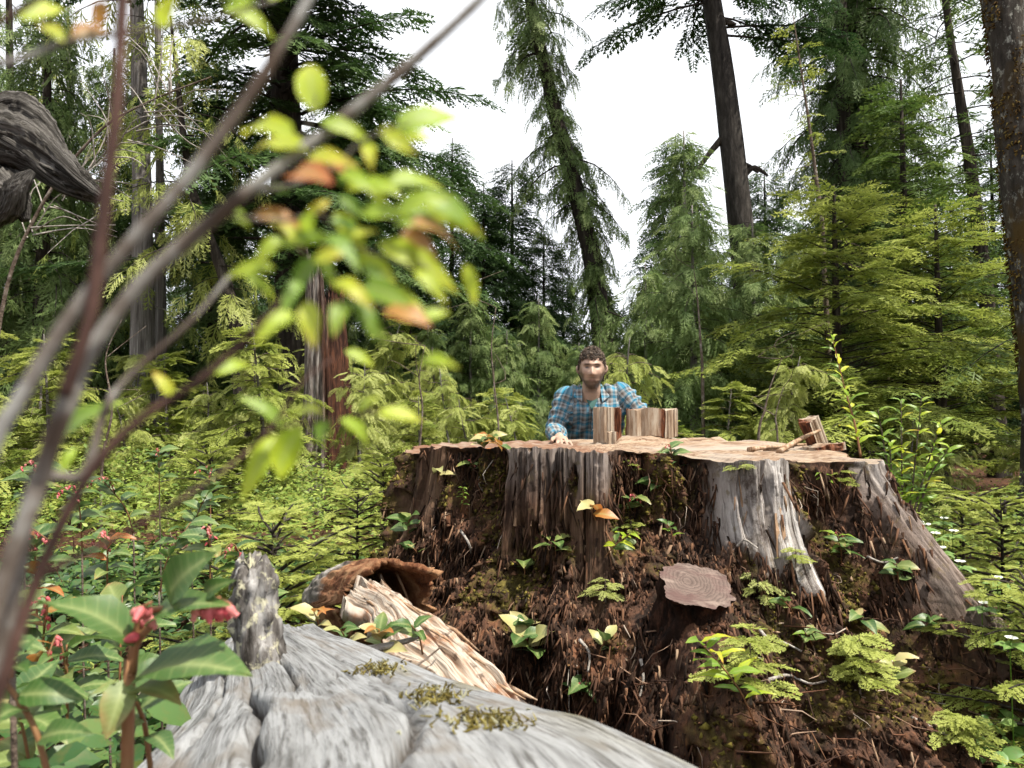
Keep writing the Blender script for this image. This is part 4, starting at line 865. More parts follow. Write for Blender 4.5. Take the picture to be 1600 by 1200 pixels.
# --- forest deep behind
far = [(-420, 16), (-260, 19), (-150, 15), (-60, 22), (40, 20), (120, 24), (200, 18), (290, 21), (370, 17), (450, 24), (530, 20), (620, 27), (700, 24), (780, 27), (850, 25), (920, 28), (1000, 25), (1060, 20), (1130, 24), (1200, 19), (1260, 24), (1310, 20), (1380, 25), (1440, 19), (1500, 22), (1560, 17), (1630, 22), (1720, 17), (1850, 19), (2000, 16)]
for k, (px, d_) in enumerate(far):
    mid = 600 < px < 1060
    s_ = rr_.uniform(.5, .66) if mid else (rr_.uniform(.75, 1.0) if 150 < px < 400 else (rr_.uniform(.75, 1.05) if px > 1100 else rr_.uniform(1.0, 1.4)))
    place_tree('far_hemlock', 'hemlock deep in the forest behind the nearer trees', mh, ('bark_dark', 'bark_dark', 'hemlock_dark'), gpt(px, d_), (0, 0, rr_.uniform(0, 6)), s_, 'trees deep in the forest')
# ------------------------------------------------------------------ the man behind the stump
def ring_loft(secs, seg=28):
    """secs: (centre xyz, half width x, half depth y) stacked rings -> closed quads"""
    V = []; th = np.linspace(0, 2 * math.pi, seg, endpoint=False)
    for c, a, b in secs:
        V.append(np.stack([c[0] + a * np.cos(th), c[1] + b * np.sin(th), np.full(seg, c[2])], 1))
    n = len(secs); V = np.concatenate(V); k = np.arange(seg); k2 = (k + 1) % seg
    F = [np.stack([i * seg + k, i * seg + k2, (i + 1) * seg + k2, (i + 1) * seg + k], 1) for i in range(n - 1)]
    V = np.concatenate([V, [secs[0][0]], [secs[-1][0]]]); c0 = n * seg
    F.append(np.stack([np.full(seg, c0), k2, k, k], 1)); F.append(np.stack([np.full(seg, c0 + 1), (n-1)*seg + k, (n-1)*seg + k2, (n-1)*seg + k2], 1))
    return V, np.concatenate(F)
def fuse(parts, voxel, smooth_it=3):
    """union of closed shapes into one continuous skin"""
    mb = MB()
    for V, F in parts: mb.add(V, F)
    me = mb.mesh('tmp'); o = bpy.data.objects.new('tmp', me); COL.objects.link(o)
    md = o.modifiers.new('r', 'REMESH'); md.mode = 'VOXEL'; md.voxel_size = voxel
    if smooth_it: sm = o.modifiers.new('s', 'SMOOTH'); sm.iterations = smooth_it; sm.factor = .5
    dg = bpy.context.evaluated_depsgraph_get(); ev = o.evaluated_get(dg); r_ = ev.to_mesh()
    V = np.empty(len(r_.vertices) * 3); r_.vertices.foreach_get('co', V); V = V.reshape(-1, 3).copy()
    L = np.empty(len(r_.loops), np.int32); r_.loops.foreach_get('vertex_index', L)
    n = len(r_.polygons); F = L.reshape(n, -1).copy() if len(L) == 4 * n else np.array([list(p.vertices)[:4] if len(p.vertices) > 3 else list(p.vertices) + [p.vertices[-1]] for p in r_.polygons])
    ev.to_mesh_clear(); bpy.data.objects.remove(o); bpy.data.meshes.remove(me); return V, F
PR = Vector((.49, 4.80, float(ground_z(.49, 4.8))))
MAN = thing('person', 'bearded man in a blue plaid shirt leaning with both hands on the stump', 'person', PR)
HC = np.array([P(925, 577, 4.56).x, 4.56, P(925, 577, 4.56).z])       # middle of the head
fz = PR.z
# head
nu, nv = 72, 56
TH, PHI = np.meshgrid(np.linspace(0, 2 * math.pi, nu, endpoint=False), np.linspace(.02, math.pi - .02, nv), indexing='ij')
hx = np.sin(PHI) * np.cos(TH); hy = np.sin(PHI) * np.sin(TH); hz = np.cos(PHI)
sx = np.sign(hx) * np.abs(hx) ** .92
X = sx * .074; Yh = hy * .093; Zh = hz * .118
front = smooth(.0, -.06, Yh)
X = X * (1 - .17 * smooth(-.015, -.115, Zh)) * (1 + .03 * smooth(.0, .06, Zh)); Yh = Yh - .010 * smooth(-.05, -.115, Zh) * front
G = lambda x0, z0, a, b: np.exp(-((X - x0) / a) ** 2 - ((Zh - z0) / b) ** 2) * front
nose = np.exp(-(X / (.009 + .010 * smooth(.0, -.03, Zh))) ** 2) * smooth(.028, -.022, Zh) * smooth(-.043, -.030, Zh) * front
Yh = Yh - .030 * nose
Yh = Yh + .017 * (G(.030, .013, .017, .010) + G(-.030, .013, .017, .010)) - .009 * G(0, .034, .05, .009)
Yh = Yh - .004 * (G(.030, .010, .011, .006) + G(-.030, .010, .011, .006))
Yh = Yh - .006 * G(0, -.062, .022, .007) + .004 * G(0, -.061, .02, .002) - .008 * G(0, -.098, .024, .016) - .004 * (G(.042, -.02, .02, .02) + G(-.042, -.02, .02, .02))
hv = np.stack([X, Yh, Zh], -1).reshape(-1, 3)
idx = np.arange(nu * nv).reshape(nu, nv); nx_ = np.roll(idx, -1, 0)
hf = np.stack([idx[:, :-1], idx[:, 1:], nx_[:, 1:], nx_[:, :-1]], -1).reshape(-1, 4)
hv = np.concatenate([hv, [[0, 0, .118]], [[0, 0, -.118]]]); q = nu * nv
hf = np.concatenate([hf, np.stack([np.full(nu, q), idx[:, 0], nx_[:, 0], nx_[:, 0]], -1), np.stack([np.full(nu, q + 1), nx_[:, -1], idx[:, -1], idx[:, -1]], -1)])
tilt = Matrix.Rotation(R(4), 3, 'X') @ Matrix.Rotation(R(-5), 3, 'Z')
TM = np.array(tilt)
def head_pt(p): return np.asarray(p) @ TM.T + HC
parts = [(head_pt(hv), hf)]
for sg in (-1, 1):
    e = np.array([[sg * .072, .012, .022], [sg * .083, .020, .012], [sg * .082, .016, -.012], [sg * .074, .010, -.028]])
    parts.append(tube(head_pt(spline(e, 9)), spline([(.008,), (.013,), (.012,), (.006,)], 9)[:, 0], 10))
NB = HC + np.array([0, .085, -.185])
parts.append(tube([HC + np.array([0, .028, -.04]), HC + np.array([0, .045, -.12]), NB, NB + np.array([0, .05, -.10])], [.052, .055, .062, .08], 24))
# skeleton points
SHR = np.array([P(885, 619, 4.70).x, 4.70, P(885, 621, 4.70).z]); SHL = np.array([P(973, 612, 4.68).x, 4.68, P(973, 616, 4.68).z])
WRR = np.array(P(874, 691, 4.30)); WRR[2] = top_z(WRR[0], 4.24) + .035
WRL = np.array(P(1018, 668, 4.27)); WRL[2] = top_z(WRL[0], 4.22) + .035
ELR = np.array([SHR[0] - .075, 4.62, SHR[2] - .20]); ELL = np.array([P(1004, 648, 4.58).x, 4.58, P(1004, 650, 4.58).z])
HIP = np.array([.49, 4.90, fz + .93])
parts.append(ring_loft([((HIP[0], HIP[1], HIP[2] - .08), .15, .10), (HIP, .16, .105), (HIP * .5 + (SHR + SHL) * .25, .155, .10), ((SHR + SHL) / 2 - [0, 0, .06], .17, .10), ((SHR + SHL) / 2 + [0, -.01, .03], .10, .06)]))
def hand(wr, dirv, side, curl=.35):
    """palm and five separate fingers resting on the wood"""
    dv = np.array(dirv, float); dv /= np.linalg.norm(dv); sv = np.cross(dv, [0, 0, 1.]); sv /= np.linalg.norm(sv); out = []
    k = wr + dv * .09 + np.array([0, 0, -.012])
    V, F = tube([wr - dv * .03, wr + dv * .02, wr + dv * .06, k], [.026, .032, .037, .030], 16); c = wr + dv * .05
    rel = V - c; rel = rel - np.outer(rel @ np.array([0, 0, 1.]), [0, 0, 1.]) * .45; out.append((c + rel, F))
    for i, (off, ln_) in enumerate(((-.028, .066), (-.010, .078), (.010, .074), (.027, .058))):
        b0 = k + sv * off - dv * .012; fan = sv * off * .7
        pts = [b0, b0 + dv * ln_ * .4 + fan * .3 + np.array([0, 0, .005]), b0 + dv * ln_ * .75 + fan * .6 + np.array([0, 0, -.004 - curl * .01]), b0 + dv * ln_ + fan * .8 + np.array([0, 0, -.014 - curl * .012])]
        out.append(tube(spline(pts, 9), np.linspace(.0098, .0072, 9), 10))
    b0 = wr + sv * side * .026 + dv * .012; pts = [b0, b0 + dv * .03 + sv * side * .022, b0 + dv * .062 + sv * side * .03 + np.array([0, 0, -.012])]
    out.append(tube(spline(pts, 8), np.linspace(.013, .0085, 8), 10)); return out
for sh_, el, wr, sg, dv in ((SHR, ELR, WRR, 1, (.15, -1, -.12)), (SHL, ELL, WRL, -1, (-.2, -1, -.12))):
    parts.append(tube(spline([sh_, sh_ * .5 + el * .5, el, el * .5 + wr * .5, wr], 20), spline([(.052,), (.047,), (.040,), (.036,), (.027,)], 20)[:, 0], 18))
    parts += hand(wr, dv, sg)
for sg in ():
    hp = HIP + [sg * .085, 0, -.04]; kn = np.array([HIP[0] + sg * .10, HIP[1] - .06, fz + .50]); an = np.array([HIP[0] + sg * .12, HIP[1] + .02, fz + .09])
    parts.append(tube(spline([hp, hp * .5 + kn * .5, kn, kn * .5 + an * .5, an, an + [0, -.02, -.04]], 24), spline([(.082,), (.072,), (.056,), (.055,), (.04,), (.045,)], 24)[:, 0], 18))
BV, BF = fuse(parts, .0047, 1)
rel = (BV - HC) @ TM
x, y, z = rel.T
fr = smooth(.02, -.03, y)
beard = fr * np.clip(smooth(-.055, -.072, z) + smooth(.038, .056, np.abs(x)) * smooth(-.01, -.035, z) + .9 * np.exp(-(x / .026) ** 2 - ((z + .049) / .006) ** 2), 0, 1) * smooth(-.150, -.128, z)
beard = beard * (1 - .9 * np.exp(-(x / .016) ** 2 - ((z + .063) / .006) ** 2))
beard = np.clip(beard + smooth(.055, .064, np.abs(x)) * smooth(.03, -.02, z) * smooth(-.10, -.08, z) * smooth(.03, .0, y) * .8, 0, 1)
brow = fr * np.clip(np.exp(-((np.abs(x) - .031) / .018) ** 4 - ((z - .030 + .10 * np.abs(np.abs(x) - .03)) / .0062) ** 2), 0, 1)
shaded_eye = fr * np.exp(-((np.abs(x) - .030) / .0125) ** 4 - ((z - .012) / .0058) ** 2)  # whole eye painted dark: the shade over the eyes is in the colour
iris = fr * np.exp(-((np.abs(x) - .030) / .0058) ** 4 - ((z - .012) / .0048) ** 2)
lips = fr * np.exp(-(x / .022) ** 4 - ((z + .063) / .0065) ** 2)
rosy = fr * (np.exp(-((np.abs(x) - .04) / .02) ** 2 - ((z + .02) / .02) ** 2) + np.exp(-(x / .012) ** 2 - ((z + .02) / .02) ** 2))
m = Mat('skin', .5, .4)
c = m.mix(m.ramp(m.noise(40, 4), [(.4, 0.), (.7, .4)]), (.37, .245, .18), (.32, .20, .145))
c = m.mix(m.math('MULTIPLY', m.attr('rosy'), .2), c, (.30, .14, .105)); c = m.mix(m.math('MULTIPLY', m.attr('lips'), .8), c, (.13, .055, .045))
c = m.mix(m.math('MULTIPLY', m.attr('beard'), .78), c, m.ramp(m.noise(260, 3), [(.35, (.025, .014, .009)), (.65, (.075, .043, .026))]))
c = m.mix(m.math('MULTIPLY', m.attr('brow'), .9), c, (.018, .011, .008)); c = m.mix(m.math('MULTIPLY', m.attr('shaded_eye'), .95), c, (.05, .035, .028)); c = m.mix(m.attr('iris'), c, (.03, .03, .03))
m.color(c); pass
BV2 = BV + np.outer(beard * .004 * fbm(BV[:, 0] * 150, BV[:, 1] * 150, BV[:, 2] * 150, 2, 8) + beard * .003, [0, -1, 0])
body = link('body', new_mesh('body', local(BV2, MAN), BF, dict(beard=beard, brow=brow, shaded_eye=shaded_eye, iris=iris, lips=lips, rosy=rosy), True), m.m, MAN)
# hair: short brown curls
mb = MB(); rh = np.random.default_rng(5); cnt = 0
while cnt < 800:
    v = rh.normal(0, 1, 3); v /= np.linalg.norm(v)
    ze = v[2] * .118; ye = v[1] * .093; xe = v[0] * .074
    lim = .060 - .055 * smooth(-.05, .03, ye) - .02 * smooth(.04, .07, abs(xe)) * (ye > -.065)
    if ze < lim - .05 * (ye > .03): continue
    if abs(xe) > .05 and ze < .03 and ye < -.02: continue
    cnt += 1; thick = 1 + .8 * smooth(.03, .1, ze)
    c = head_pt(np.array([xe, ye, ze]) * (1.02 + .05 * rh.random())) ; nr_ = np.array([v[0] / .074, v[1] / .093, v[2] / .118]); nr_ /= np.linalg.norm(nr_); nr_ = nr_ @ TM.T
    a = np.cross(nr_, rh.normal(0, 1, 3)); a /= np.linalg.norm(a); b_ = np.cross(nr_, a); rc = rh.uniform(.006, .011)
    tt_ = np.linspace(0, rh.uniform(4, 8), 9); up_ = np.linspace(-.004, .009 * thick, 9)
    pts = c + np.outer(np.cos(tt_) * rc, a) + np.outer(np.sin(tt_) * rc, b_) + np.outer(up_, nr_)
    V, F = tube(pts, np.linspace(.0034, .0020, 9), 4, True); mb.add(V - np.array(PR), F, rh.random())
# scalp under the curls
keep = (hz * .118 > .072 - .105 * smooth(-.05, .05, Yh)).ravel(); sc_ = hv[:nu * nv] * 1.03
fs = hf[:nu * (nv - 1)]; fs = fs[keep[fs].all(1)]; mb.add(head_pt(sc_) - np.array(PR), fs, .3)
mh_ = Mat('brown_hair', .6, .4); mh_.color(mh_.ramp(mh_.attr('tint'), [(0, (.022, .014, .009)), (.6, (.06, .039, .025)), (1, (.12, .083, .054))])); link('hair', mb.mesh('hair', True), mh_.m, MAN)
# plaid shirt
CH = (SHR + SHL) / 2
sp = [ring_loft([((HIP[0], HIP[1], HIP[2] - .14), .185, .125), ((HIP[0], HIP[1], HIP[2] - .02), .185, .13), (HIP * .6 + CH * .4 + [0, 0, -.02], .18, .125), (HIP * .3 + CH * .7 + [0, -.01, -.02], .19, .13), (CH + [0, -.005, -.10], .195, .13), (CH + [0, .0, -.045], .178, .115), (CH + [0, .01, .0], .14, .09), (CH + [0, .005, .035], .095, .075)], 40)]
for sh_, el, wr in ((SHR, ELR, WRR), (SHL, ELL, WRL)):
    u_ = (wr - el) / np.linalg.norm(wr - el); e_ = wr - u_ * .015; ins = CH + (sh_ - CH) * .4 + [0, 0, -.01]
    pts = spline([ins, sh_, sh_ * .5 + el * .5, el, el * .5 + e_ * .5, e_], 34); rad_ = spline([(.074,), (.066,), (.062,), (.056,), (.050,), (.042,)], 34)[:, 0]
    sp.append(tube(pts, rad_, 26))
QV, QF = fuse(sp, .0068, 9)
def arm_uv(sh_, el, wr):
    best = None
    for a, b_, off in ((sh_, el, 0), (el, wr, np.linalg.norm(el - sh_))):
        ab = b_ - a; L = np.linalg.norm(ab); t_ = np.clip(((QV - a) @ ab) / L ** 2, 0, 1); pr = a + t_[:, None] * ab; dd = np.linalg.norm(QV - pr, axis=1)
        s1 = np.cross(ab / L, [0, 0, 1.]); s1 /= np.linalg.norm(s1); s2 = np.cross(s1, ab / L); ang = np.arctan2((QV - pr) @ s2, (QV - pr) @ s1)
        if best is None: best = [dd, t_ * L + off, ang * .06]
        else:
            k = dd < best[0]; best = [np.where(k, dd, best[0]), np.where(k, t_ * L + off, best[1]), np.where(k, ang * .06, best[2])]
    return best
aR, aL = arm_uv(SHR, ELR, WRR), arm_uv(SHL, ELL, WRL)
ang = np.arctan2(QV[:, 0] - CH[0], -(QV[:, 1] - HIP[1] + .1)); tu = QV[:, 0] - CH[0]; tv_ = QV[:, 2]
iR = (aR[0] < .092) & (QV[:, 0] < SHR[0] + .035); iL = (aL[0] < .092) & (QV[:, 0] > SHL[0] - .035)
U_ = np.where(iR, aR[2], np.where(iL, aL[2], tu)); V_ = np.where(iR, aR[1], np.where(iL, aL[1], tv_)); arm = (iR | iL).astype(float)
# folds: diagonal creases on the sleeves, soft drape on the chest
fold = np.where(arm > 0, .006 * np.sin(V_ * 95 + U_ * 40 + 3 * fbm(QV[:, 0] * 9, QV[:, 1] * 9, QV[:, 2] * 9, 2, 7)), .006 * np.sin((QV[:, 2] * .5 + np.abs(tu)) * 70 + 4 * fbm(QV[:, 0] * 6, QV[:, 1] * 6, QV[:, 2] * 6, 2, 9)))
fold = 1.5 * fold * (.35 + vnoise(QV[:, 0] * 14, QV[:, 1] * 14, QV[:, 2] * 14, 3))
tmp = new_mesh('tmp2', QV, QF); nr_ = np.empty(len(QV) * 3); tmp.vertices.foreach_get('normal', nr_); nr_ = nr_.reshape(-1, 3); bpy.data.meshes.remove(tmp)
m = Mat('plaid', .85, .2)
def bands(sock, per):
    f = m.math('FRACT', m.math('ADD', m.math('DIVIDE', sock, per), 20.13))
    return m.ramp(f, [(0, (.045, .24, .36)), (.22, (.03, .12, .18)), (.30, (.31, .335, .345)), (.50, (.11, .09, .08)), (.68, (.20, .175, .16)), (.80, (.31, .335, .345))], 'CONSTANT')
cA = bands(m.attr('pu'), .054); cB = bands(m.attr('pv'), .054)
c = m.mix(.5, cA, cB); c = m.mix(.35, c, m.mix(1., cA, cB, 'MULTIPLY'))
m.color(c); m.bump(m.noise(300, 2), .15, .001)
shirt = link('shirt', new_mesh('shirt', local(QV + nr_ * fold[:, None], MAN), QF, {'pu': U_, 'pv': V_}, True), m.m, MAN); PL = m.m
def plaid_mesh(name, V, F, parent):
    V = np.asarray(V, float); return link(name, new_mesh(name, local(V, MAN), F, {'pu': V[:, 0] - CH[0] + .02, 'pv': V[:, 2]}), PL, parent)
# open collar, tee, placket, buttons and pocket
NK = CH + np.array([0, -.075, .03])
for sg in (-1, 1):
    c0_ = np.array([NB[0] + sg * .062, NB[1] + .01, CH[2] + .075]); c1_ = np.array([NB[0] + sg * .054, CH[1] - .085, CH[2] + .045]); c2_ = np.array([NB[0] + sg * .060, CH[1] - .135, CH[2] - .040]); c3_ = np.array([NB[0] + sg * .108, CH[1] - .095, CH[2] - .004]); c4_ = np.array([NB[0] + sg * .092, NB[1] + .02, CH[2] + .042])
    top_ = np.array([c0_, c1_, c2_, c3_, c4_]); th_ = np.array([0, .006, -.006])
    V = np.concatenate([top_, top_ + th_]); F = [[0, 1, 4], [1, 3, 4], [1, 2, 3], [9, 6, 5], [9, 8, 6], [8, 7, 6]] + [[k, (k + 1) % 5, (k + 1) % 5 + 5, k + 5] for k in range(5)]
    plaid_mesh('collar', V, F, shirt)
mt2 = Mat('teal_tee', .9, .1); mt2.color((.045, .095, .085))
u_ = np.linspace(-1, 1, 11); w_ = np.linspace(0, 1, 9); Vt = []
QB = BVHTree.FromPolygons([tuple(v) for v in QV], [tuple(f) for f in QF.tolist()])
def on_shirt(x_, z_, off):
    h = QB.ray_cast(Vector((x_, 3.8, z_)), Vector((0, 1, 0))); return (h[0].y if h[0] is not None else CH[1] - .1) - off
for w in w_:
    for u in u_:
        zz_ = CH[2] + .062 - .15 * w; xx_ = NB[0] + u * (.064 * (1 - w) + .006); Vt.append([xx_, min(on_shirt(xx_, min(zz_, CH[2] + .02), .012), CH[1] - .062 + .02 * abs(u) - .03 * w), zz_ - .02 * (1 - u * u) * (1 - w)])
F = [[i * 11 + j, i * 11 + j + 1, (i + 1) * 11 + j + 1, (i + 1) * 11 + j] for i in range(8) for j in range(10)]
ot = link('undershirt', new_mesh('undershirt', local(Vt, MAN), F, None, True), mt2.m, MAN); sdm = ot.modifiers.new('t', 'SOLIDIFY'); sdm.thickness = .004
zs = np.linspace(CH[2] - .065, HIP[2] - .08, 24); V = []
for z_ in zs:
    for dx_ in (-.014, .014): V.append([NB[0] + .012 + dx_, on_shirt(NB[0] + .012 + dx_, z_, .006), z_])
op = plaid_mesh('placket', V, [[2*i, 2*i+1, 2*i+3, 2*i+2] for i in range(23)], shirt); sdm = op.modifiers.new('t', 'SOLIDIFY'); sdm.thickness = .004
mbn = Mat('button', .4, .5); mbn.color((.7, .7, .68))
for z_ in np.linspace(CH[2] - .09, HIP[2] - .02, 5):
    y_ = on_shirt(NB[0] + .012, z_, .012); V, F = tube([(NB[0] + .012, y_ + .004, z_), (NB[0] + .012, y_, z_)], [.006, .005], 10); link('button', new_mesh('button', local(V, MAN), F), mbn.m, shirt)
V = []
for z_ in np.linspace(CH[2] - .10, CH[2] - .20, 7):
    for x_ in np.linspace(NB[0] + .045, NB[0] + .135, 7): V.append([x_, on_shirt(x_, z_, .005), z_])
op = plaid_mesh('pocket', V, [[i*7+j, i*7+j+1, (i+1)*7+j+1, (i+1)*7+j] for i in range(6) for j in range(6)], shirt); sdm = op.modifiers.new('t', 'SOLIDIFY'); sdm.thickness = .004
# trousers and boots
mj = Mat('denim', .9, .1); mj.color(mj.mix(mj.noise(80, 3), (.02, .026, .04), (.05, .06, .085))); sp = [ring_loft([((HIP[0], HIP[1], HIP[2] - .16), .16, .115), ((HIP[0], HIP[1], HIP[2] + .02), .17, .118)], 30)]; bo = []
for sg in (-1, 1):
    hp = HIP + [sg * .085, 0, -.06]; kn = np.array([HIP[0] + sg * .10, HIP[1] - .06, fz + .50]); an = np.array([HIP[0] + sg * .12, HIP[1] + .02, fz + .09])
    sp.append(tube(spline([hp, hp * .5 + kn * .5, kn, kn * .5 + an * .5, an], 24), spline([(.098,), (.088,), (.073,), (.070,), (.066,)], 24)[:, 0], 20))
    bo.append(fuse([tube([an + [0, .0, .03], an + [0, .0, -.06]], [.058, .062], 16), tube(spline([an + [0, .05, -.06], an + [0, -.06, -.055], an + [0, -.17, -.07], an + [0, -.20, -.075]], 10), [.042, .05, .05, .05, .05, .05, .048, .045, .038, .022], 14)], .012, 2))
V, F = fuse(sp, .014, 3); link('trousers', new_mesh('trousers', local(V, MAN), F, None, True), mj.m, MAN)
mbt = Mat('boot_leather', .6, .3); mbt.color((.05, .03, .02))
for V, F in bo: link('boot', new_mesh('boot', local(V, MAN), F, None, True), mbt.m, MAN)
# ------------------------------------------------------------------ leaves and small plants
def leaf_mesh(name, mat, width=.55, fold=.22, droop=.18, tipw=1.0, n=6, tint=None, seed=0):
    """leaf along +X, length 1, folded on its midrib"""
    r = np.random.default_rng(seed); V = []; T = []; RB = []
    for i in range(n + 1):
        s = i / n; w = width * .5 * math.sin(math.pi * s ** (.78 * tipw)) ** .85 * (1 - .1 * s) if 0 < i < n else 0.0
        zc = .10 * math.sin(s * 3) - droop * s * s
        wv = r.normal(0, .022)
        V += [[s, -w, zc + fold * w + wv], [s, 0, zc], [s, w, zc + fold * w - wv]]
        t = (.38 + .45 * s ** 3) if tint is None else tint(s); e_ = .32 * r.random(); T += [t + e_, t, t + e_ * .7]; RB += [0, 1, 0]
    F = []
    for i in range(n):
        a = i * 3; b = a + 3
        F += [[a, b, b + 1, a + 1], [a + 1, b + 1, b + 2, a + 2]]
    Va = np.array(V); me = new_mesh(name, V, F, {'tint': T, 'rib': RB, 'lx': Va[:, 0], 'ly': np.abs(Va[:, 1])}, True); me.materials.append(MT[mat]); return me
LM = {}
for key, mat, w, fo_, dr, tw in (('salal', 'salal', .58, .25, .16, 1), ('salal_new', 'salal_new', .52, .3, .2, 1), ('salal_pale', 'salal_pale', .55, .3, .1, 1), ('orange', 'leaf_orange', .5, .25, .2, 1),
                              ('lime', 'leaf_lime', .38, .25, .22, .95), ('green', 'leaf_green', .38, .28, .25, .95), ('lance', 'leaf_green', .28, .25, .2, .9), ('lance_lime', 'leaf_lime', .28, .25, .2, .9), ('bunch', 'bunch', .56, .2, .12, 1)):
    LM[key] = [leaf_mesh('leaf', mat, w * q, fo_, dr * q2, tw, 6, None, k) for k, (q, q2) in enumerate(((1, 1), (.9, 1.6), (1.08, .5)))]
def leaf_arrays(width=.55, n=4, fold=.2, droop=.2):
    V = []; F = []
    for i in range(n + 1):
        s = i / n; w = width * .5 * math.sin(math.pi * s ** .8) ** .85 if 0 < i < n else 0.0
        V += [[s, -w, fold * w - droop * s * s], [s, 0, -droop * s * s], [s, w, fold * w - droop * s * s]]
    for i in range(n):
        a = i * 3; b = a + 3; F += [[a, b, b + 1], [a, b + 1, a + 1], [a + 1, b + 1, b + 2], [a + 1, b + 2, a + 2]]
    F = [f for f in F if len({tuple(V[q]) for q in f}) == 3]
    return np.array(V), np.array(F)
def bake_leaves(mb, proto, O, A, N, L, T):
    O, A, N, L, T = (np.asarray(q, float) for q in (O, A, N, L, T)); v, f = proto
    A = A / np.linalg.norm(A, axis=1, keepdims=True); S = np.cross(N, A); S /= np.linalg.norm(S, axis=1, keepdims=True) + 1e-9; N = np.cross(A, S)
    M = np.stack([A, S, N], 1) * L[:, None, None]; V = np.einsum('vi,nij->nvj', v, M) + O[:, None]; n = len(O)
    mb.add(V.reshape(-1, 3), (f[None] + (np.arange(n) * len(v))[:, None, None]).reshape(-1, 3), np.repeat(T, len(v)))
def put_leaf(parent, key, pos, axis, normal, L, k=None, name='leaf'):
    a = Vector(axis).normalized(); n = Vector(normal); s = n.cross(a)
    if s.length < 1e-4: s = Vector((1, 0, 0)).cross(a)
    s.normalize(); n = a.cross(s)
    o = bpy.data.objects.new(name, LM[key][rnd.randrange(3) if k is None else k]); COL.objects.link(o); o.parent = parent
    M = Matrix((a, s, n)).transposed().to_4x4(); M = Matrix.Translation(Vector(pos) - parent.location) @ M @ Matrix.Scale(L, 4); o.matrix_local = M
    return o
def stem_obj(parent, pts, r0, r1, mat='twig', name='stem', seg=6, n=12):
    V, F = tube(spline(pts, n), np.linspace(r0, r1, n), seg, True, .15, len(pts)); return link(name, new_mesh(name, local(V, parent), F, None, True), MT[mat], parent)
m = Mat('red_stem', .6, .3); m.color(m.mix(m.noise(30, 3), (.20, .05, .03), (.16, .12, .04))); MT['red_stem'] = m.m
m = Mat('pink_bell', .5, .4); m.color(m.mix(m.rand(), (.50, .055, .075), (.72, .28, .26))); m.translucent(.3); MT['pink'] = m.m
def bell_mesh():
    prof = [(0, .16), (.15, .40), (.5, .42), (.85, .22), (1, .28)]; V = []; F = []
    for z, r_ in prof:
        for k in range(7): V.append([r_ * math.cos(k * 2 * math.pi / 7), r_ * math.sin(k * 2 * math.pi / 7), -z])
    for i in range(4):
        for k in range(7): F.append([i*7+k, i*7+(k+1) % 7, (i+1)*7+(k+1) % 7, (i+1)*7+k])
    F.append(list(range(7))); me = new_mesh('flower', V, F, None, True); me.materials.append(MT['pink']); return me
BELL = bell_mesh()
def bells(parent, pts, n, size):
    sp_ = spline(pts, n + 3); stem_obj(parent, pts, .0016, .001, 'red_stem', 'flower_stalk', 5, 8)
    for k in range(n):
        p = Vector(sp_[k + 2]); o = bpy.data.objects.new('flower', BELL); COL.objects.link(o); o.parent = parent
        o.location = p - parent.location + Vector((rnd.gauss(0, .3) * size, rnd.gauss(0, .3) * size, -.2 * size)); o.scale = (size * .75, size * .75, size); o.rotation_euler = (rnd.gauss(0, .5), rnd.gauss(0, .5), rnd.random() * 6)
def sprig(name, label, base, nrm, n, size, keys, hgt=.10, cat='plant', group=None, flowers=0, spread=1.0, mat='red_stem', face=.5, root=False):
    """broad-leaved sprig rooted at base and growing along nrm + up"""
    base = Vector(base); t = thing(name, label, cat, base, group); g = (Vector(nrm) * .6 + Vector((0, 0, .8))).normalized()
    side = Vector((rnd.gauss(0, .3), rnd.gauss(0, .3), 0)); pts = [base - g * .01, base + g * hgt * .4 + side * hgt * .2, base + g * hgt * .75 + side * hgt * .6, base + g * hgt + side * hgt]
    stem_obj(t, pts, .0022, .0012, mat); sp_ = spline(pts, 20)
    if root:
        gz_ = float(ground_z(base.x, base.y)) - .01
        if gz_ < base.z: stem_obj(t, [Vector((base.x + .02, base.y + .02, gz_)), Vector((base.x + .012, base.y, (gz_ + base.z) / 2)), base], .0032, .0024, 'twig', 'stem', 5, 8)
    for k in range(n):
        s = .25 + .75 * (k + .6) / n; p = Vector(sp_[min(19, int(s * 19))]); a = k * 2.4 + rnd.gauss(0, .4)
        ax_ = Vector((math.cos(a) * spread, math.sin(a) * spread * .8, rnd.uniform(-.15, .45))) + Vector(nrm) * .35
        nn = Vector((0, 0, 1)) + Vector((0, -1, .2)) * face + Vector((rnd.gauss(0, .3), rnd.gauss(0, .3), 0))
        put_leaf(t, rnd.choice(keys), p, ax_, nn, size * rnd.uniform(.75, 1.2))
    if flowers: bells(t, [pts[2], pts[3] + Vector((rnd.gauss(0, .01), -.01, .015)), pts[3] + Vector((rnd.uniform(-.05, .05), -.03, -.01))], flowers, .009)
    return t
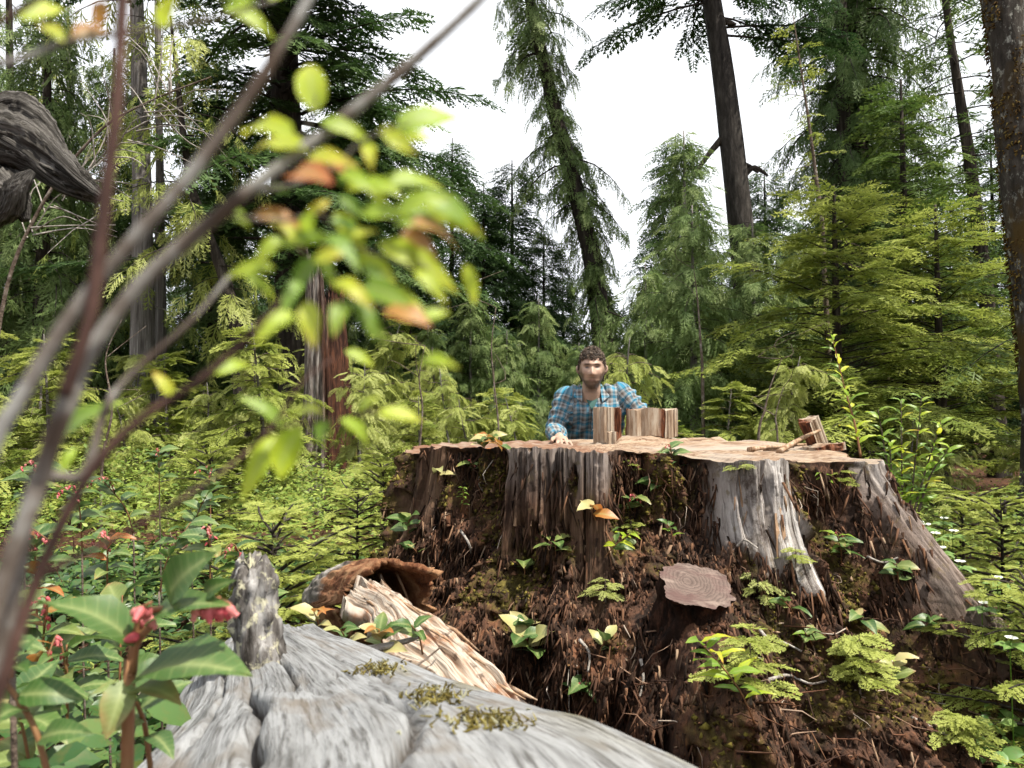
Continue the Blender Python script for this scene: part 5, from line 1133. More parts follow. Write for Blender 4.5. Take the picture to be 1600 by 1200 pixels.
def seedling(name, label, base, kind, H, W, nb, sp_len, mat, tint=.6, lean=(0, 0), cat='seedling', droop=.3, group=None):
    base = Vector(base); t = thing(name, label, cat, base, group); fo = MB(); O, A, N, L, T = [], [], [], [], []
    tip = Vector((lean[0], lean[1], H)); V, F = tube([Vector((0, 0, -.01)), tip * .5, tip], [.003, .002, .001], 5, False); link('stem', new_mesh('stem', V, F), MT['twig'], t)
    for k in range(nb):
        f = (k + .5) / nb; p = tip * (.15 + .85 * f); a = k * 2.4; Lb = W * (1 - .6 * f) * rnd.uniform(.7, 1.2); dh = np.array([math.cos(a), math.sin(a), .2])
        for j in range(3):
            s = j / 3; sg = (-1) ** j; sd_ = np.array([-dh[1], dh[0], 0]); O.append(np.array(p) + dh * Lb * s + np.array([0, 0, -droop * Lb * s * s])); A.append(dh + sd_ * sg * (.6 if j else 0) + np.array([0, 0, -droop])); N.append(np.array([0, -.3, 1.]) + rng.normal(0, .25, 3)); L.append(max(sp_len * rnd.uniform(.7, 1.2), .01)); T.append(tint + rnd.gauss(0, .08))
    put_sprays(fo, kind, 'hi', O, A, N, L, T, seed=nb); link('foliage', fo.mesh('foliage'), MT[mat], t); return t

# --- plants rooted in the stump
H = lambda px, py: hit(px, py)
for (px, py, n, size, keys, hgt, fl, lab) in (
    (752, 712, 9, .055, ['orange', 'salal_pale', 'salal'], .06, 0, 'orange-tinged salal sprig on the left rim of the stump'),
    (790, 702, 7, .05, ['orange', 'salal_pale', 'salal_new'], .05, 0, 'yellowing salal sprig where the grey panel meets the rim'),
    (684, 752, 3, .055, ['salal_pale'], .05, 0, 'pale cream salal leaves on the left wall below the rim'),
    (735, 742, 5, .045, ['salal'], .04, 4, 'small green salal with red flower buds under the left rim'),
    (720, 800, 14, .018, ['green'], .09, 0, 'tiny-leaved huckleberry sprig on the dark left wall'),
    (830, 862, 4, .055, ['salal', 'salal_new'], .06, 0, 'upright salal pair below the brown wood panel'),
    (868, 872, 4, .05, ['salal'], .05, 0, 'salal with two drooping leaves right of the upright pair'),
    (820, 898, 3, .06, ['salal'], .03, 0, 'dark flat salal pair lowest of the trio under the panel'),
    (1065, 745, 9, .055, ['salal', 'salal'], .09, 4, 'leafy salal hanging over the rim between panel and silver buttress'),
    (1040, 780, 6, .055, ['salal_new', 'salal', 'salal_pale'], .06, 0, 'yellow-green salal rosette just below the hanging rim salal'),
    (930, 812, 4, .06, ['salal_pale', 'salal_pale', 'orange'], .05, 0, 'salal with one big cream leaf in front of the panel edge'),
    (968, 805, 6, .045, ['salal'], .06, 8, 'salal with dark red flower spray right of the panel'),
    (985, 850, 4, .045, ['salal', 'salal_new'], .05, 0, 'small blue-green salal above the root knob'),
    (1052, 850, 5, .03, ['salal_new', 'green'], .05, 0, 'tiny sprout in the dark rot above the cut root'),
    (945, 870, 6, .04, ['salal_new', 'lime'], .07, 0, 'lime sprout with thin stem left of the cut root'),
    (838, 1040, 9, .07, ['salal', 'salal', 'salal_pale'], .09, 0, 'large dark salal cluster at the foot of the stump'),
    (815, 1005, 5, .06, ['salal_pale', 'salal'], .05, 0, 'pale-backed salal leaves above the large dark cluster'),
    (875, 1085, 5, .06, ['salal', 'salal_new'], .06, 6, 'salal with pink bells at the foot of the stump behind the log'),
    (935, 1030, 4, .05, ['salal_pale', 'leaf' if False else 'salal'], .05, 0, 'small yellowed salal right of the large cluster'),
    (1315, 880, 11, .045, ['salal_new', 'green', 'salal'], .10, 2, 'blue-green leafy clump at the foot of the silver buttress'),
    (1405, 915, 7, .055, ['salal_new', 'salal'], .08, 0, 'drooping salal leaves against the right buttress'),
    (1350, 985, 5, .05, ['salal', 'salal_pale'], .06, 0, 'salal pair with one pinkish leaf below the right recess'),
    (1440, 990, 5, .045, ['salal', 'salal_new'], .05, 0, 'small salal at the toe of the right buttress'),
    (1180, 1130, 14, .055, ['lance_lime', 'lance'], .16, 0, 'bright green lance-leaved shoot in front of the stump foot'),
    (1240, 960, 4, .04, ['salal_new'], .05, 0, 'little green sprout right of the root knob'),
    (1300, 770, 8, .022, ['lime', 'green'], .07, 0, 'sprig of small lime leaves in the mossy recess'),
    (640, 845, 7, .055, ['salal', 'salal_new'], .08, 0, 'salal leaning out from the stump left foot'),
    (655, 870, 4, .05, ['salal_pale', 'salal'], .05, 0, 'salal with a white-backed leaf over the hollow log'),
    (1270, 1010, 6, .04, ['salal', 'green'], .06, 0, 'low leafy sprout on the dark soil slope'),
    (1390, 1075, 6, .045, ['salal', 'salal_pale'], .06, 0, 'ragged sprout among twigs at the lower right')):
    p, nn = H(px, py); sprig('salal_sprig', lab, p, nn, n, size * 1.35, keys, hgt * 1.3, flowers=fl)
for (px, py, kind, hh, W, nb, sl, mat, lab) in (
    (945, 935, 'cedar', .06, .09, 7, .06, 'cedar_light', 'yellow-green cedar seedling drooping left of the root knob'),
    (1190, 945, 'cedar', .10, .11, 10, .07, 'cedar_light', 'ferny yellow cedar seedling right of the root knob'),
    (1170, 1090, 'hemlock', .16, .13, 12, .08, 'hemlock_light', 'bright hemlock seedling above the lance-leaved shoot'),
    (1340, 1075, 'hemlock', .15, .12, 14, .08, 'hemlock_light', 'hemlock seedling with hanging lime tips on the slope'),
    (985, 840, 'hemlock', .06, .05, 7, .035, 'hemlock_light', 'tuft of pale hemlock needles beside the red flowers'),
    (1160, 735, 'cedar', .03, .05, 4, .05, 'cedar_light', 'lime cedar tip hanging over the silver buttress rim'),
    (985, 735, 'hemlock', .04, .04, 5, .035, 'hemlock_light', 'little hemlock tuft under the rim beside the panel'),
    (1310, 760, 'hemlock', .06, .07, 6, .05, 'hemlock_light', 'hemlock sprig arching in the mossy recess'),
    (1500, 1165, 'hemlock', .09, .14, 16, .07, 'hemlock_light', 'low feathery hemlock mat in the bottom right corner'),
    (1240, 880, 'hemlock', .05, .06, 5, .05, 'hemlock_light', 'small hemlock seedling under the silver buttress')):
    p, nn = H(px, py); seedling('conifer_seedling', lab, p + Vector((0, -.015, 0)), kind, hh, W * .75, nb, sl * .8, mat, .72)
for k, (pts, lab) in enumerate((([(1200, 1062), (1230, 1055), (1262, 1068), (1288, 1064)], 'pale crooked root lying on dark soil right of the seedling'), ([(1185, 985), (1200, 1000), (1222, 1004), (1250, 1018)], 'grey twig below the root knob'), ([(1352, 870), (1378, 880), (1400, 872)], 'curved bark twig at the right recess foot'), ([(1420, 1120), (1480, 1150), (1560, 1185)], 'long thin dead stem in the lower right corner'), ([(1150, 855), (1162, 845), (1182, 858)], 'forked white twig beside the moss pad'), ([(720, 830), (733, 850), (738, 872)], 'bleached twig hanging on the left wall'), ([(748, 745), (750, 760), (757, 772)], 'short white rootlet under the left rim'), ([(1000, 1030), (1004, 1060), (998, 1090)], 'thin hanging root below the knob'), ([(905, 1000), (920, 1020), (918, 1050)], 'white bent root at the middle of the foot'))):
    w = [H(a, c_)[0] + Vector((0, -.012, .004)) for a, c_ in pts]; V, F = tube(spline(w, 12), np.linspace(.005, .0025, 12), 6, True, .3, k)
    tag(link('dead_twig', new_mesh('dead_twig', V, F, None, True), MT['deadtwig']), lab, 'twig')
t = thing('dead_stick', 'white bare stick lying across the torn pale slab', 'twig', P(610, 1005, 1.5)); stem_obj(t, [P(566, 1016, 1.5), P(600, 1010, 1.5), P(640, 1000, 1.53), P(656, 994, 1.55)], .008, .004, 'deadtwig'); stem_obj(t, [P(600, 1060, 1.45), P(650, 1040, 1.5), P(690, 1010, 1.56)], .003, .0015, 'twig', 'twig')
for (px, py, d_, n, size, keys, lab) in ((600, 1010, 1.52, 8, .05, ['salal_pale', 'salal', 'orange'], 'yellow and green salal growing over the pale slab'), (500, 975, 1.75, 6, .05, ['salal_pale', 'orange'], 'cream salal leaves left of the hollow log'), (660, 1000, 1.55, 5, .045, ['salal', 'salal_new'], 'green sprig at the middle of the pale slab'), (545, 1005, 1.6, 6, .045, ['salal_pale', 'salal_new'], 'thin yellow salal between grey log and slab')):
    sprig('salal_sprig', lab, P(px, py + 15, d_), (0, -.6, .6), n, size, keys, .06)

# --- the big shoot and bush beside the stump's right rim
def leafy_shoot(t, pts, n, size, keys, r0=.006, mat='red_stem', up=.6):
    stem_obj(t, pts, r0, .0015, mat, 'stem', 6, 16); sp_ = spline(pts, 40)
    for k in range(n):
        s = .15 + .85 * (k + .5) / n; i = min(38, int(s * 39)); p = Vector(sp_[i]); tg = (Vector(sp_[i + 1]) - p).normalized(); a = k * 2.39 + rnd.gauss(0, .3)
        put_leaf(t, rnd.choice(keys), p, Vector((math.cos(a), math.sin(a) * .8, 0)) + tg * up, tg + Vector((0, -.8, .4)) + Vector((rnd.gauss(0, .3), 0, 0)), size * (1.1 - .35 * s) * rnd.uniform(.8, 1.15))
t = thing('willowy_shoot', 'tall thin shoot with lime leaves rising above the stump right rim', 'plant', P(1340, 715, 3.0))
leafy_shoot(t, [P(1345, 715, 3.0), P(1335, 660, 3.02), P(1318, 600, 3.05), P(1300, 525, 3.05)], 30, .075, ['lance_lime', 'lance_lime', 'lance'], .005)
t = thing('willowy_bush', 'bright green upright bush with narrow leaves right of the stump', 'bush', P(1420, 800, 3.5))
for (xa, xb, yb, n) in ((1400, 1372, 640, 22), (1410, 1408, 625, 26), (1420, 1440, 620, 26), (1428, 1470, 660, 22), (1395, 1390, 690, 18), (1435, 1485, 700, 18)):
    leafy_shoot(t, [P(xa, 800, 3.5), P(xa * .6 + xb * .4, 740, 3.5), P(xb, yb, 3.45)], n, .085, ['lance', 'lance', 'lance_lime'], .006, 'twig')

# --- ground cover in bulk
def inside_stump(x, y, pad=.0): return np.hypot(x - SC[0], y - SC[1]) < 1.25 + pad
def near_log(x, y): return (np.abs(x - np.interp(y, ax[:, 1], ax[:, 0])) < .2) & (y < 1.4)
def scatter_leaves(name, n, xr, yr, proto, hfun, size, mat, tint, seed, mask=None, face=.25, clump=2.2, kind='stuff'):
    r = np.random.default_rng(seed); x = r.uniform(*xr, n * 3); y = r.uniform(*yr, n * 3)
    cl = fbm(x * clump, y * clump, 0 * x, 3, seed); ok = (cl + r.normal(0, .22, len(x)) > -.12) & ~inside_stump(x, y) & ~near_log(x, y)
    ok &= (np.abs(x) < .75 * np.maximum(y, .4) + .5)
    if mask is not None: ok &= mask(x, y)
    x, y, cl = x[ok][:n], y[ok][:n], cl[ok][:n]; k = len(x)
    h = hfun(x, y) * np.clip(.45 + .9 * cl + r.normal(0, .15, k), .08, 1.25) * r.uniform(.25, 1, k) ** .5
    O = np.stack([x, y, ground_z(x, y) + h], 1); a = r.uniform(0, 2 * math.pi, k)
    A = np.stack([np.cos(a), np.sin(a), r.normal(-.1, .3, k)], 1); N = np.stack([r.normal(0, .45, k), r.normal(-face, .45, k), np.ones(k)], 1)
    mb = MB(); bake_leaves(mb, proto, O, A, N, size * r.uniform(.55, 1.25, k), tint(r, k, cl)); return tag(link(name, mb.mesh(name, False), MT[mat]), kind=kind)
lp = leaf_arrays(.56, 4); lp2 = leaf_arrays(.5, 2, .15, .15)
def salal_tint(r, k, cl): return np.clip(r.beta(2, 2.2, k) + .30 * (r.random(k) > .9), 0, 1)
left = lambda x, y: (x < .02 * y - .35 + .1 * np.sin(y * 7))
tag(scatter_leaves('salal_ground_cover', 7500, (-3.6, -.1), (.55, 4.4), lp, lambda x, y: .34 - .03 * y + 0 * x, .062, 'salal', salal_tint, 51, left), 'low salal thicket with green, bronze and red leaves left of the log', 'ground cover')
tag(scatter_leaves('huckleberry_ground_cover', 26000, (-6, 1.2), (3.0, 8.2), lp2, lambda x, y: .45 + .05 * y + 0 * x, .036, 'shrub', lambda r, k, cl: np.clip(r.normal(.66, .2, k), 0, 1), 52, lambda x, y: (x < .3) | (y > 5.2)), 'light green small-leaved shrub thicket behind the salal', 'ground cover')
tag(scatter_leaves('shrub_ground_cover', 16000, (1.2, 7), (2.4, 8.5), lp2, lambda x, y: .35 + .07 * y + 0 * x, .042, 'shrub', lambda r, k, cl: np.clip(r.normal(.5, .18, k), 0, 1), 53, lambda x, y: x > 1.75 - .2 * (y - 2.4)), 'dark green small-leaved shrubs right of the stump', 'ground cover')
tag(scatter_leaves('bunchberry_ground_cover', 3600, (1.3, 3.4), (1.7, 4.2), lp, lambda x, y: .20 + 0 * x, .052, 'bunch', lambda r, k, cl: r.random(k), 54, lambda x, y: np.hypot(x - SC[0], y - SC[1]) > 1.42, .4, 1.6), 'fresh green bunchberry carpet sloping down right of the stump', 'ground cover')
tag(scatter_leaves('moss_carpet', 2600, (-3, -.3), (.6, 2.6), lp2, lambda x, y: .16 + 0 * x, .03, 'shrub', lambda r, k, cl: np.clip(r.normal(.7, .15, k), 0, 1), 56, left, .2, 4), 'fine light-green undergrowth below the salal leaves', 'ground cover')
# bare stems and twigs through the thicket
mb = MB(); r = np.random.default_rng(61)
for k in range(620):
    x = r.uniform(-3.4, -.3); y = r.uniform(.6, 5); 
    if inside_stump(x, y) or near_log(x, y): continue
    z = float(ground_z(x, y)); a = r.uniform(0, 6.28); L = r.uniform(.12, .4); el = r.uniform(.1, 1.2); e = np.array([math.cos(a) * math.cos(el), math.sin(a) * math.cos(el), math.sin(el)]) * L
    V, F = tube([(x, y, z), np.array([x, y, z]) + e * .5 + r.normal(0, .02, 3), np.array([x, y, z]) + e], [.003, .0025, .001], 4, False); mb.add(V, F, r.random())
tag(link('thicket_twigs', mb.mesh('thicket_twigs'), MT['rootlet']), 'bare brown and grey twigs tangled through the salal thicket', 'twigs', kind='stuff')
mb = MB()
for k in range(1500):
    x = r.uniform(.25, 2.6); y = r.uniform(1.25, 2.9)
    if r.random() > 1.2 - .35 * abs(x - 1.1): continue
    h = SB.ray_cast(Vector((x, y, 3)), Vector((0, 0, -1))); z = max(float(ground_z(x, y)), h[0].z if h[0] is not None else -1) 
    if z > .42: continue
    a = r.uniform(0, 6.28); L = r.uniform(.015, .16) ; e = np.array([math.cos(a), math.sin(a), r.normal(0, .2)]) * L; p0 = np.array([x, y, z + .006])
    V, F = tube([p0, p0 + e * .5 + r.normal(0, .008, 3), p0 + e], [.0022, .002, .0008], 4, False); mb.add(V, F, r.random() ** 1.5)
base = np.array([[1, 0, 0], [-1, 0, 0], [0, 1, 0], [0, -1, 0], [0, 0, .5], [0, 0, -.5]], float); f8 = np.array([[0,2,4],[2,1,4],[1,3,4],[3,0,4],[2,0,5],[1,2,5],[3,1,5],[0,3,5]])
x = r.uniform(.1, 3, 6000); y = r.uniform(1.1, 3, 6000); z = ground_z(x, y)
for k in range(6000): mb.add(base * r.uniform(.003, .011) * r.uniform(.5, 1.6, (1, 3)) + r.normal(0, .001, (6, 3)) + [x[k], y[k], z[k] + .003], f8, r.random() * .75)
tag(link('forest_litter', mb.mesh('forest_litter'), MT['rootlet']), 'rust-brown crumbs, needles and thin twigs on the soil before the stump', 'litter', kind='stuff')

# --- single salal plants standing out in the left foreground
fl = [(60, 880, 1.5, 7, 8), (130, 800, 2.0, 7, 6), (210, 780, 2.3, 6, 6), (300, 800, 2.4, 6, 0), (170, 880, 1.7, 7, 9), (70, 1010, 1.1, 7, 7), (30, 1090, .95, 6, 8), (110, 1080, 1.0, 6, 5), (250, 860, 1.9, 6, 0), (330, 870, 1.8, 6, 6), (190, 1000, 1.2, 6, 0), (60, 1150, .85, 6, 0), (40, 760, 2.1, 6, 5), (330, 760, 2.8, 6, 5), (420, 900, 1.7, 6, 4), (250, 730, 3.0, 6, 4)]
where = ('left of the blurred stems at mid height', 'behind the blurred dark stems', 'in front of the hemlock saplings', 'left of the lime-tipped hemlock seedling', 'above the big foreground salal leaf', 'low at the left edge, red-flowered', 'in the bottom left corner, above the dark leaf', 'below the long foreground leaf', 'behind the foreground salal, green leaves only', 'just behind the lichen-covered log stub', 'beside the grey log, leaves only', 'lowest in the bottom left corner', 'highest at the left edge', 'far back left of the seedling', 'between log stub and hollow log', 'farthest back among the salal')
for (px, py, d_, n, f_), w_ in zip(fl, where):
    q = P(px, py, d_); g_ = float(ground_z(q.x, q.y)); sprig('salal_plant', 'salal ' + w_, (q.x, q.y, q.z - .10), (0, -.15, .3), n + 3, .068, ['salal', 'salal', 'salal_new'] if f_ < 7 else ['salal', 'orange', 'salal'], .16, flowers=f_ and f_ + 4, face=.35, root=True)
# --- lime-tipped little hemlock behind the log stub
q = P(425, 905, 2.5); q.z = float(ground_z(q.x, q.y))
hs = conifer(71, 'hemlock', .62, .012, .12, .6, 46, lambda f: .34 * (1 - .55 * f), .095, None, 'hi', 34, .25, .5, .85)
place_tree('hemlock_seedling', 'little hemlock with bright lime tips behind the log stub', hs, ('bark_dark', 'bark_dark', 'hemlock_light'), q, (0, 0, .5), 1, None, 'seedling')
hs2 = conifer(72, 'hemlock', .7, .012, .12, .68, 40, lambda f: .36 * (1 - .6 * f), .10, None, 'hi', 30, .25, .4, .62)
for px, d_, s_, lab in ((1560, 3.0, 1.0, 'lime-tipped small hemlock at the right edge beside the bunchberry'), (1500, 3.6, .9, 'small feathery hemlock behind the bunchberry carpet'), (560, 3.6, .9, 'small green hemlock left of the stump, behind the hollow log'), (600, 4.6, 1.1, 'feathery hemlock seedling by the stump left rim'), (1600, 2.3, .8, 'small hemlock at the right edge over the soil slope'), (330, 3.8, 1.0, 'small hemlock amid the salal thicket')):
    q = P(px, 655, d_); q.z = float(ground_z(q.x, q.y)); place_tree('hemlock_seedling', lab, hs2, ('bark_dark', 'bark_dark', 'hemlock_light'), q, (0, 0, px), s_, None, 'seedling')
# --- bunchberries in flower
mw = Mat('white_bract', .6, .3); mw.color((.78, .79, .72)); mw.translucent(.25)
bract = leaf_mesh('bract', 'bunch', .75, .1, .05); bract.materials.clear(); bract.materials.append(mw.m); LM['bract'] = [bract] * 3
mcn = Mat('flower_centre', .7, .2); mcn.color((.12, .12, .04))
for k, (px, py, d_) in enumerate([(1447, 822, 2.75), (1462, 836, 2.7), (1470, 858, 2.65), (1437, 818, 2.85), (1490, 832, 2.9), (1536, 945, 2.4), (1500, 880, 2.6), (1560, 905, 2.6), (1580, 1000, 2.2), (1475, 812, 3.0)]):
    q = P(px, py, d_); t = thing('bunchberry', ('bunchberry in white bloom, one of the cluster by the right buttress top' if px < 1495 else 'white bunchberry bloom lower on the right slope'), 'flower', q - Vector((0, 0, .1)), 'blooming bunchberries by the buttress' if px < 1495 else 'blooming bunchberries on the slope')
    stem_obj(t, [Vector((q.x, q.y, min(q.z - .1, float(ground_z(q.x, q.y)) - .01))), q - Vector((.004, 0, .05)), q], .0018, .0012, 'leaf_green', 'stem')
    for j in range(6): a = j * math.pi / 3 + k; put_leaf(t, 'bunch', q - Vector((0, 0, .02)), (math.cos(a), math.sin(a), .1), (0, -.3, 1), .05)
    for j in range(4): a = j * math.pi / 2 + k * .7; put_leaf(t, 'bract', q + Vector((0, 0, .004)), (math.cos(a), math.sin(a) * .9 - .1, .25), (0, -.6, 1), .018, 0, 'bract')
    V, F = tube([q, q + Vector((0, -.002, .006))], [.004, .003], 8); link('flower_centre', new_mesh('flower_centre', local(V, t), F), mcn.m, t)
# ------------------------------------------------------------------ gnarled dead wood, upper left
m = Mat('gnarled_wood', .9, .15); gx_ = m.n('ShaderNodeCombineXYZ'); m.l(m.attr('gs'), gx_.inputs[0]); m.l(m.attr('gc'), gx_.inputs[1]); m.l(m.attr('gn'), gx_.inputs[2])
def gmap(a_, b_):
    mp = m.n('ShaderNodeMapping'); mp.inputs['Scale'].default_value = (a_, b_, b_); m.l(gx_.outputs[0], mp.inputs['Vector']); x_ = m.n('ShaderNodeTexNoise'); x_.inputs['Scale'].default_value = 1; x_.inputs['Detail'].default_value = 7; x_.inputs['Roughness'].default_value = .68; m.l(mp.outputs[0], x_.inputs['Vector']); return x_.outputs['Fac']
g = gmap(5, 3); g2 = gmap(9, 11)
c = m.ramp(g, [(.32, (.012, .010, .009)), (.45, (.055, .05, .044)), (.55, (.16, .148, .135)), (.67, (.30, .285, .265))]); c = m.mix(m.ramp(g2, [(.34, .8), (.5, 0.)]), c, (.012, .01, .008)); m.color(c); m.bump(m.math('ADD', g, g2), .9, .015)
MT['gnarl'] = m.m
dG = 1.7; t = thing('gnarled_snag', 'gnarled weathered grey root-wood poking in from the upper left edge', 'snag', (P(-260, 300, dG).x, dG, float(ground_z(P(-260, 300, dG).x, dG))))
def gnarl(name, pts, rads, seed, n=110, seg=90):
    ax_ = spline([(*p, r_) for p, r_ in zip(pts, rads)], n); V, F = tube(ax_[:, :3], ax_[:, 3], seg, True, .22, seed)
    k = np.arange(n * seg); th = (k % seg) / seg * 2 * math.pi; s = (k // seg) / n
    gr = fbm(np.cos(th + s * 2) * 7, np.sin(th + s * 2) * 7, s * 1.2, 4, seed + 3); cr = np.clip(.10 - np.abs(fbm(np.cos(th + s * 2) * 2.6, np.sin(th + s * 2) * 2.6, s * .9, 3, seed + 7)), 0, 1)
    cen = np.repeat(ax_[:, :3], seg, 0); rel = V[:n * seg] - cen; V[:n * seg] = cen + rel * (1 + .22 * gr - 2.0 * cr)[:, None]
    e2 = lambda q: np.r_[q, q[0], q[-1]]
    return link(name, new_mesh(name, local(V, t), F, {'gs': e2(s * np.linalg.norm(np.diff(ax_[:, :3], axis=0), axis=1).sum()), 'gc': e2(np.cos(th + s * 2)), 'gn': e2(np.sin(th + s * 2))}, True), MT['gnarl'], t)
gnarl('snag_trunk', [Vector((t.location.x, dG, t.location.z - .1)), P(-250, 900, dG), P(-240, 600, dG), P(-220, 380, dG), P(-190, 230, dG), P(-180, 60, dG)], (.15, .12, .11, .11, .09, .05), 3)
mainp = [P(-210, 330, dG), P(-120, 250, dG), P(-40, 218, dG), P(40, 225, dG), P(95, 265, dG), P(130, 290, dG), P(160, 308, dG)]
gnarl('limb', mainp, (.09, .085, .08, .065, .04, .028, .010), 4)
for q_, (ph0, r1, r2, tw) in enumerate(((.3, .042, .016, 3.0), (1.5, .036, .012, 4.0), (2.8, .048, .014, 2.4), (4.0, .036, .010, 3.6), (5.2, .042, .012, 2.0))):
    sp_ = spline(mainp, 40); rr0 = np.linspace(.085, .012, 40); k_ = np.linspace(0, 1, 40); an_ = ph0 + tw * k_
    pts_ = [Vector(sp_[i]) + Vector((0, math.cos(an_[i]) * rr0[i], math.sin(an_[i]) * rr0[i])) for i in range(0, 40 - q_ * 2, 3)]
    gnarl('strand', pts_, np.linspace(r1, r2 * .5, len(pts_)), 20 + q_, 90, 34)
gnarl('limb', [P(-180, 380, dG), P(-90, 330, dG), P(-20, 290, dG), P(20, 305, dG - .05), P(40, 345, dG - .05)], (.08, .075, .055, .035, .008), 9, 70, 60)
gnarl('limb', [P(-120, 380, dG), P(-40, 340, dG - .04), P(10, 322, dG - .08), P(30, 290, dG - .1), P(52, 268, dG - .1)], (.04, .04, .03, .022, .006), 31, 60, 40)
gnarl('limb', [P(-40, 190, dG), P(20, 165, dG), P(60, 185, dG), P(95, 235, dG + .02)], (.03, .032, .028, .014), 14, 60, 40)
# --- bare grey twigs behind it
dT = 4.6; t2 = thing('dead_branches', 'fine bare grey dead branches arching in front of the left cedars', 'branch', (P(-30, 655, dT).x, dT, float(ground_z(P(-30, 655, dT).x, dT))))
V, F = tube(spline([Vector((0, 0, -.1)) + t2.location, P(0, 500, dT), P(60, 330, dT), P(150, 210, dT), P(230, 160, dT), P(330, 120, dT)], 30), np.linspace(.014, .004, 30), 8); link('branch', new_mesh('branch', local(V, t2), F, None, True), MT['twig'], t2)
rt = random.Random(3)
for k in range(46):
    s = rt.uniform(0, 1); x0 = 40 + 240 * s; y0 = 370 - 240 * s + rt.uniform(-10, 10); a = rt.uniform(-2.2, .9); L = rt.uniform(40, 140); x1 = x0 + math.cos(a) * L; y1 = y0 + math.sin(a) * L; dd = dT + rt.uniform(-.3, .3)
    w = [P(x0, y0, dT), P((x0 + x1) / 2 + rt.gauss(0, 8), (y0 + y1) / 2 + rt.gauss(0, 10), (dT + dd) / 2), P(x1, y1 + 10, dd)]
    V, F = tube(spline(w, 8), np.linspace(.0055, .0018, 8), 4, False); link('twig', new_mesh('twig', local(V, t2), F), MT['deadtwig'], t2)

# ------------------------------------------------------------------ huckleberry bush right before the lens
m = Mat('huckle_bark', .8, .2); g = m.noise(150, 5, (1, 1, .4)); g2 = m.noise(55, 4)
c = m.ramp(g2, [(.38, (.06, .042, .032)), (.5, (.12, .10, .085)), (.62, (.25, .245, .23))]); c = m.mix(m.ramp(g, [(.4, .5), (.55, 0.)]), c, (.07, .045, .03)); m.color(c); m.bump(g, .5, .001); MT['huckle'] = m.m
m = Mat('huckle_dark', .8, .2); m.color(m.ramp(m.noise(60, 4), [(.35, (.03, .015, .012)), (.6, (.085, .045, .035)), (.75, (.14, .10, .08))])); MT['huckle_dark'] = m.m
dB = .16; BS = .6             # the bush hangs a hand's breadth from the lens
root = P(-60, 1250, dB + .02)
BUSH = thing('huckleberry_bush', 'blurred huckleberry stems with lime leaves right before the camera', 'bush', (root.x, root.y, float(ground_z(root.x, root.y))))
def hstem(pts, w0, w1, mat='huckle', d0=dB, d1=None, n=40):
    d1 = d0 if d1 is None else d1; d0 *= BS; d1 *= BS; k = len(pts)
    w = [P(a, b_, d0 + (d1 - d0) * i / (k - 1)) for i, (a, b_) in enumerate(pts)]; V, F = tube(spline(w, n), np.linspace(w0, w1, n) * .42 * px_m(d0), 10, True, .25, k, .1)
    link('stem', new_mesh('stem', local(V, BUSH), F, None, True), MT[mat], BUSH)
hstem([(-80, 1300), (-10, 960), (55, 770), (100, 640), (150, 535), (230, 432), (350, 330), (450, 250), (530, 190), (650, 92), (760, -10), (840, -90)], 40, 19, d0=.25, d1=.30, n=70)
hstem([(-90, 1240), (-30, 760), (40, 610), (125, 475), (210, 372), (300, 270), (400, 135), (470, 20), (510, -60)], 34, 20, d0=.24, d1=.27, n=60)
hstem([(100, 620), (140, 500), (152, 420), (166, 300), (182, 170), (192, 0), (198, -80)], 26, 22, 'huckle_dark', .25, .25)
hstem([(-60, 1240), (0, 1080), (60, 900), (140, 740), (220, 655), (330, 580), (420, 492), (470, 430)], 26, 10, 'huckle_dark', .27, .30, 50)
hstem([(-60, 1200), (20, 950), (60, 760), (130, 740), (165, 640), (200, 590), (300, 500), (360, 430)], 24, 10, 'huckle', .28, .32, 50)
hstem([(60, 900), (200, 830), (340, 742), (420, 672), (470, 600), (520, 560)], 12, 5, 'huckle_dark', .30, .34)
hstem([(-40, 60), (40, 10), (110, -30)], 14, 8, 'huckle_dark', .26, .26)
hstem([(-60, 110), (30, 92), (100, 66), (200, 50), (320, 32), (430, 0)], 16, 6, 'huckle', .26, .28)
hstem([(390, 300), (450, 290), (520, 262), (560, 225), (600, 205), (640, 195)], 9, 4, 'huckle', .28, .27)
hstem([(350, 335), (430, 345), (500, 335), (580, 335), (660, 320), (730, 315)], 9, 3, 'huckle', .28, .28)
hstem([(430, 345), (480, 400), (540, 440), (600, 480), (640, 500)], 7, 3, 'huckle_dark', .28, .29)
hstem([(500, 335), (540, 370), (590, 400), (670, 420)], 6, 3, 'huckle', .28, .28)
hstem([(420, 672), (480, 660), (540, 655), (600, 640), (650, 655)], 5, 3, 'huckle_dark', .33, .34)
hstem([(470, 215), (490, 180), (495, 150)], 7, 4, 'huckle', .28, .27)
